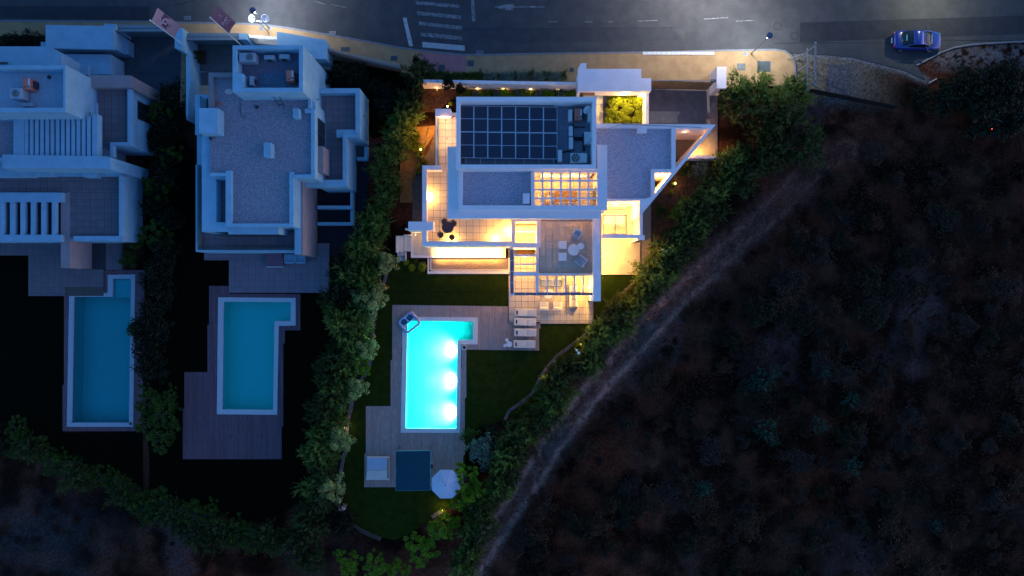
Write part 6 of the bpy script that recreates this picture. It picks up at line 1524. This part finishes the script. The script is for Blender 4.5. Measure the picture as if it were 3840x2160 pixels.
# hillside: scrub one can tell apart, then the dry mass
for px,py,s,lab in ((2860,1420,1.0,'largest blue green shrub cluster on the dark hillside'),(2815,1435,.6,'small blue green shrub left of the largest cluster'),(2905,1395,.6,'blue green shrub right of the largest cluster'),(3092,1398,.6,'lone blue green shrub at the upper middle of the hillside'),(3185,1500,.75,'dim blue green shrub right of the lone one'),(3065,1590,.8,'blue green shrub in the centre of the hillside'),(2870,1605,1.0,'blue green shrub below the largest cluster'),(2905,1655,.5,'tiny blue green shrub under the one below the cluster'),(3195,1745,.8,'blue green shrub on the lower right hillside'),(3510,1970,.65,'blue green shrub near the bottom right'),(2630,1830,.9,'dim teal bush on the lower left hillside')):
    plant('teal',px,py,s,lab,'blue green shrubs on the hillside','hillside_shrub','shrub',zt=.4)
for px,py,s in ((3650,330,2.2),(3780,300,2.4),(3560,370,1.8),(3720,430,2.4),(3460,360,1.2),(3830,420,2.2)): plant('drk',px,py,s*.7,'dark tree on the slope below the road end','dark trees below the road end',sz=s*.5)
for px,py,s in ((2950,1180,1.4),(3020,1210,1.5),(2890,1150,1.1),(3260,1050,1.6),(3350,1080,1.4),(3400,960,1.4),(2960,1060,1.1),(3160,900,1.3),(3100,780,1.1)): plant('dgn',px,py,s*.7,'dark green bush on the upper hillside','dark bushes on the upper hillside','hillside_bush','bush',sz=s*.4)
HL={'dry':'dry pale tuft','twg':'grey brown scrub bush','rus':'rusty brown scrub bush','dgn':'dull green scrub bush','twi':'bare twiggy shrub'}
for i in range(330):
    while True:
        px=random.uniform(1950,3880); py=random.uniform(560,2190)
        dtk=float(seg_d(np.array([px]),np.array([py]),TRACK)[0])
        if px+py*.9 > 3600 and dtk > 62 and px > 1920+(1700-py)*1.05: break
    kd='twi' if i%33==0 else ('twg','rus','twg','dry','rus','twg','dgn')[i%7]
    zone=('beside the dirt track' if dtk<260 else 'on the upper slope' if py<1150 else 'on the lower slope' if py>1700 else 'on the middle slope')+(' at the east' if px>3200 else ' in the centre' if px>2600 else ' at the south west')
    plant(kd,px,py,random.choice((.35,.5,.6,.8,1.0,1.4))*random.uniform(.85,1.15),HL[kd]+' among the dark scrub '+zone,HL[kd]+' '+zone,'scrub_bush','bush',sz=random.uniform(.4,.9),zt=.3)
# dry grass mass over the hillside, uncountable
rng = np.random.default_rng(5); N=60000
px=rng.uniform(1750,4000,N); py=rng.uniform(480,2250,N); gx_=(px-1920)/40; gy_=(1080-py)/40
dd=seg_d(px,py,TRACK); keep=(px+py*.9>3500)&(dd>44+12*rng.uniform(0,1,N))&(fbm(gx_,gy_,.5,31)+rng.uniform(-.2,.2,N)>.46)
k2=rng.uniform(0,1,N)
gx_,gy_=gx_[keep],gy_[keep]; n_=len(gx_)
th=rng.uniform(0,6.28,n_); el=rng.uniform(.15,1.2,n_); L=rng.uniform(.15,.5,n_)
ax=np.stack([np.cos(th)*np.cos(el),np.sin(th)*np.cos(el),np.sin(el)],-1); U=ax*L[:,None]*.5; s_=np.cross(ax,[0,0,1.]); s_/=np.linalg.norm(s_,axis=1,keepdims=True)+1e-9
me=quads_to_mesh('dry_grass',np.stack([gx_,gy_,0*gx_],-1)+U,U,s_*rng.uniform(.012,.035,n_)[:,None],L_DRY)
o=bpy.data.objects.new('dry_grass',me); col.objects.link(o); tag(o,'dry brown grass and twigs covering the dark hillside','dry grass',kind='stuff')
# pale pebbles on the track and clearings
N=9000; rng=np.random.default_rng(8); t=rng.uniform(0,1,N); seg=np.array(PALE,float); i=(t*(len(seg)-1)).astype(int); f=t*(len(seg)-1)-i
q=seg[i]*(1-f)[:,None]+seg[i+1]*f[:,None]+rng.normal(size=(N,2))*20; kp=(fbm((q[:,0]-1920)/40,(1080-q[:,1])/40,.35,91)>.50)&(fbm((q[:,0]-1920)/40,(1080-q[:,1])/40,1.1,9)>.44); q=q[kp]; N=len(q); gx_=(q[:,0]-1920)/40; gy_=(1080-q[:,1])/40
a=rng.uniform(0,6.28,N); r_=rng.uniform(.02,.06,N); U=np.stack([np.cos(a)*r_,np.sin(a)*r_,0*a],-1); V=np.stack([-np.sin(a)*r_*.7,np.cos(a)*r_*.7,0*a],-1)
C=np.stack([gx_,gy_,.03+0*gx_],-1); v=np.stack([C-U-[0,0,.06],C-V-[0,0,.06],C+U-[0,0,.06],C+V-[0,0,.06],C+[0,0,.04]],1).reshape(-1,3); b_=np.arange(N)*5
fc=np.concatenate([np.stack([b_+k,b_+(k+1)%4,b_+4],-1) for k in range(4)]); me=fastmesh('pebbles',v,fc); me.materials.append(mat('pale_pebble',(.10,.075,.06),.9,c2=(.30,.23,.19),scale=3))
o=bpy.data.objects.new('pebbles',me); col.objects.link(o); tag(o,'pale stones scattered along the middle of the dirt track','stones',kind='stuff')
# lawn blades near the house
N=26000; rng=np.random.default_rng(9); px=rng.uniform(1470,1905,N); py=rng.uniform(1032,1142,N); m2=rng.uniform(0,1,N)<.25; px=np.where(m2,rng.uniform(2262,2395,N),px); py=np.where(m2,rng.uniform(1034,1130,N),py)
ok=~((m2)&(px-2262+(py-1034)*1.2>130)); px,py=px[ok],py[ok]; n_=len(px); th=rng.uniform(0,6.28,n_); ax=np.stack([np.cos(th)*.5,np.sin(th)*.5,.8+0*th],-1); L=rng.uniform(.03,.07,n_); U=ax*L[:,None]*.5; s_=np.stack([-np.sin(th),np.cos(th),0*th],-1)
me=quads_to_mesh('lawn_grass',np.stack([(px-1920)/40,(1080-py)/40,0*px],-1)+U,U,s_*.012,leafmat('turf_blades',(.015,.04,.005),(.035,.08,.010))); o=bpy.data.objects.new('lawn_grass',me); col.objects.link(o); tag(o,'short lit turf south of the villa','grass',kind='stuff')
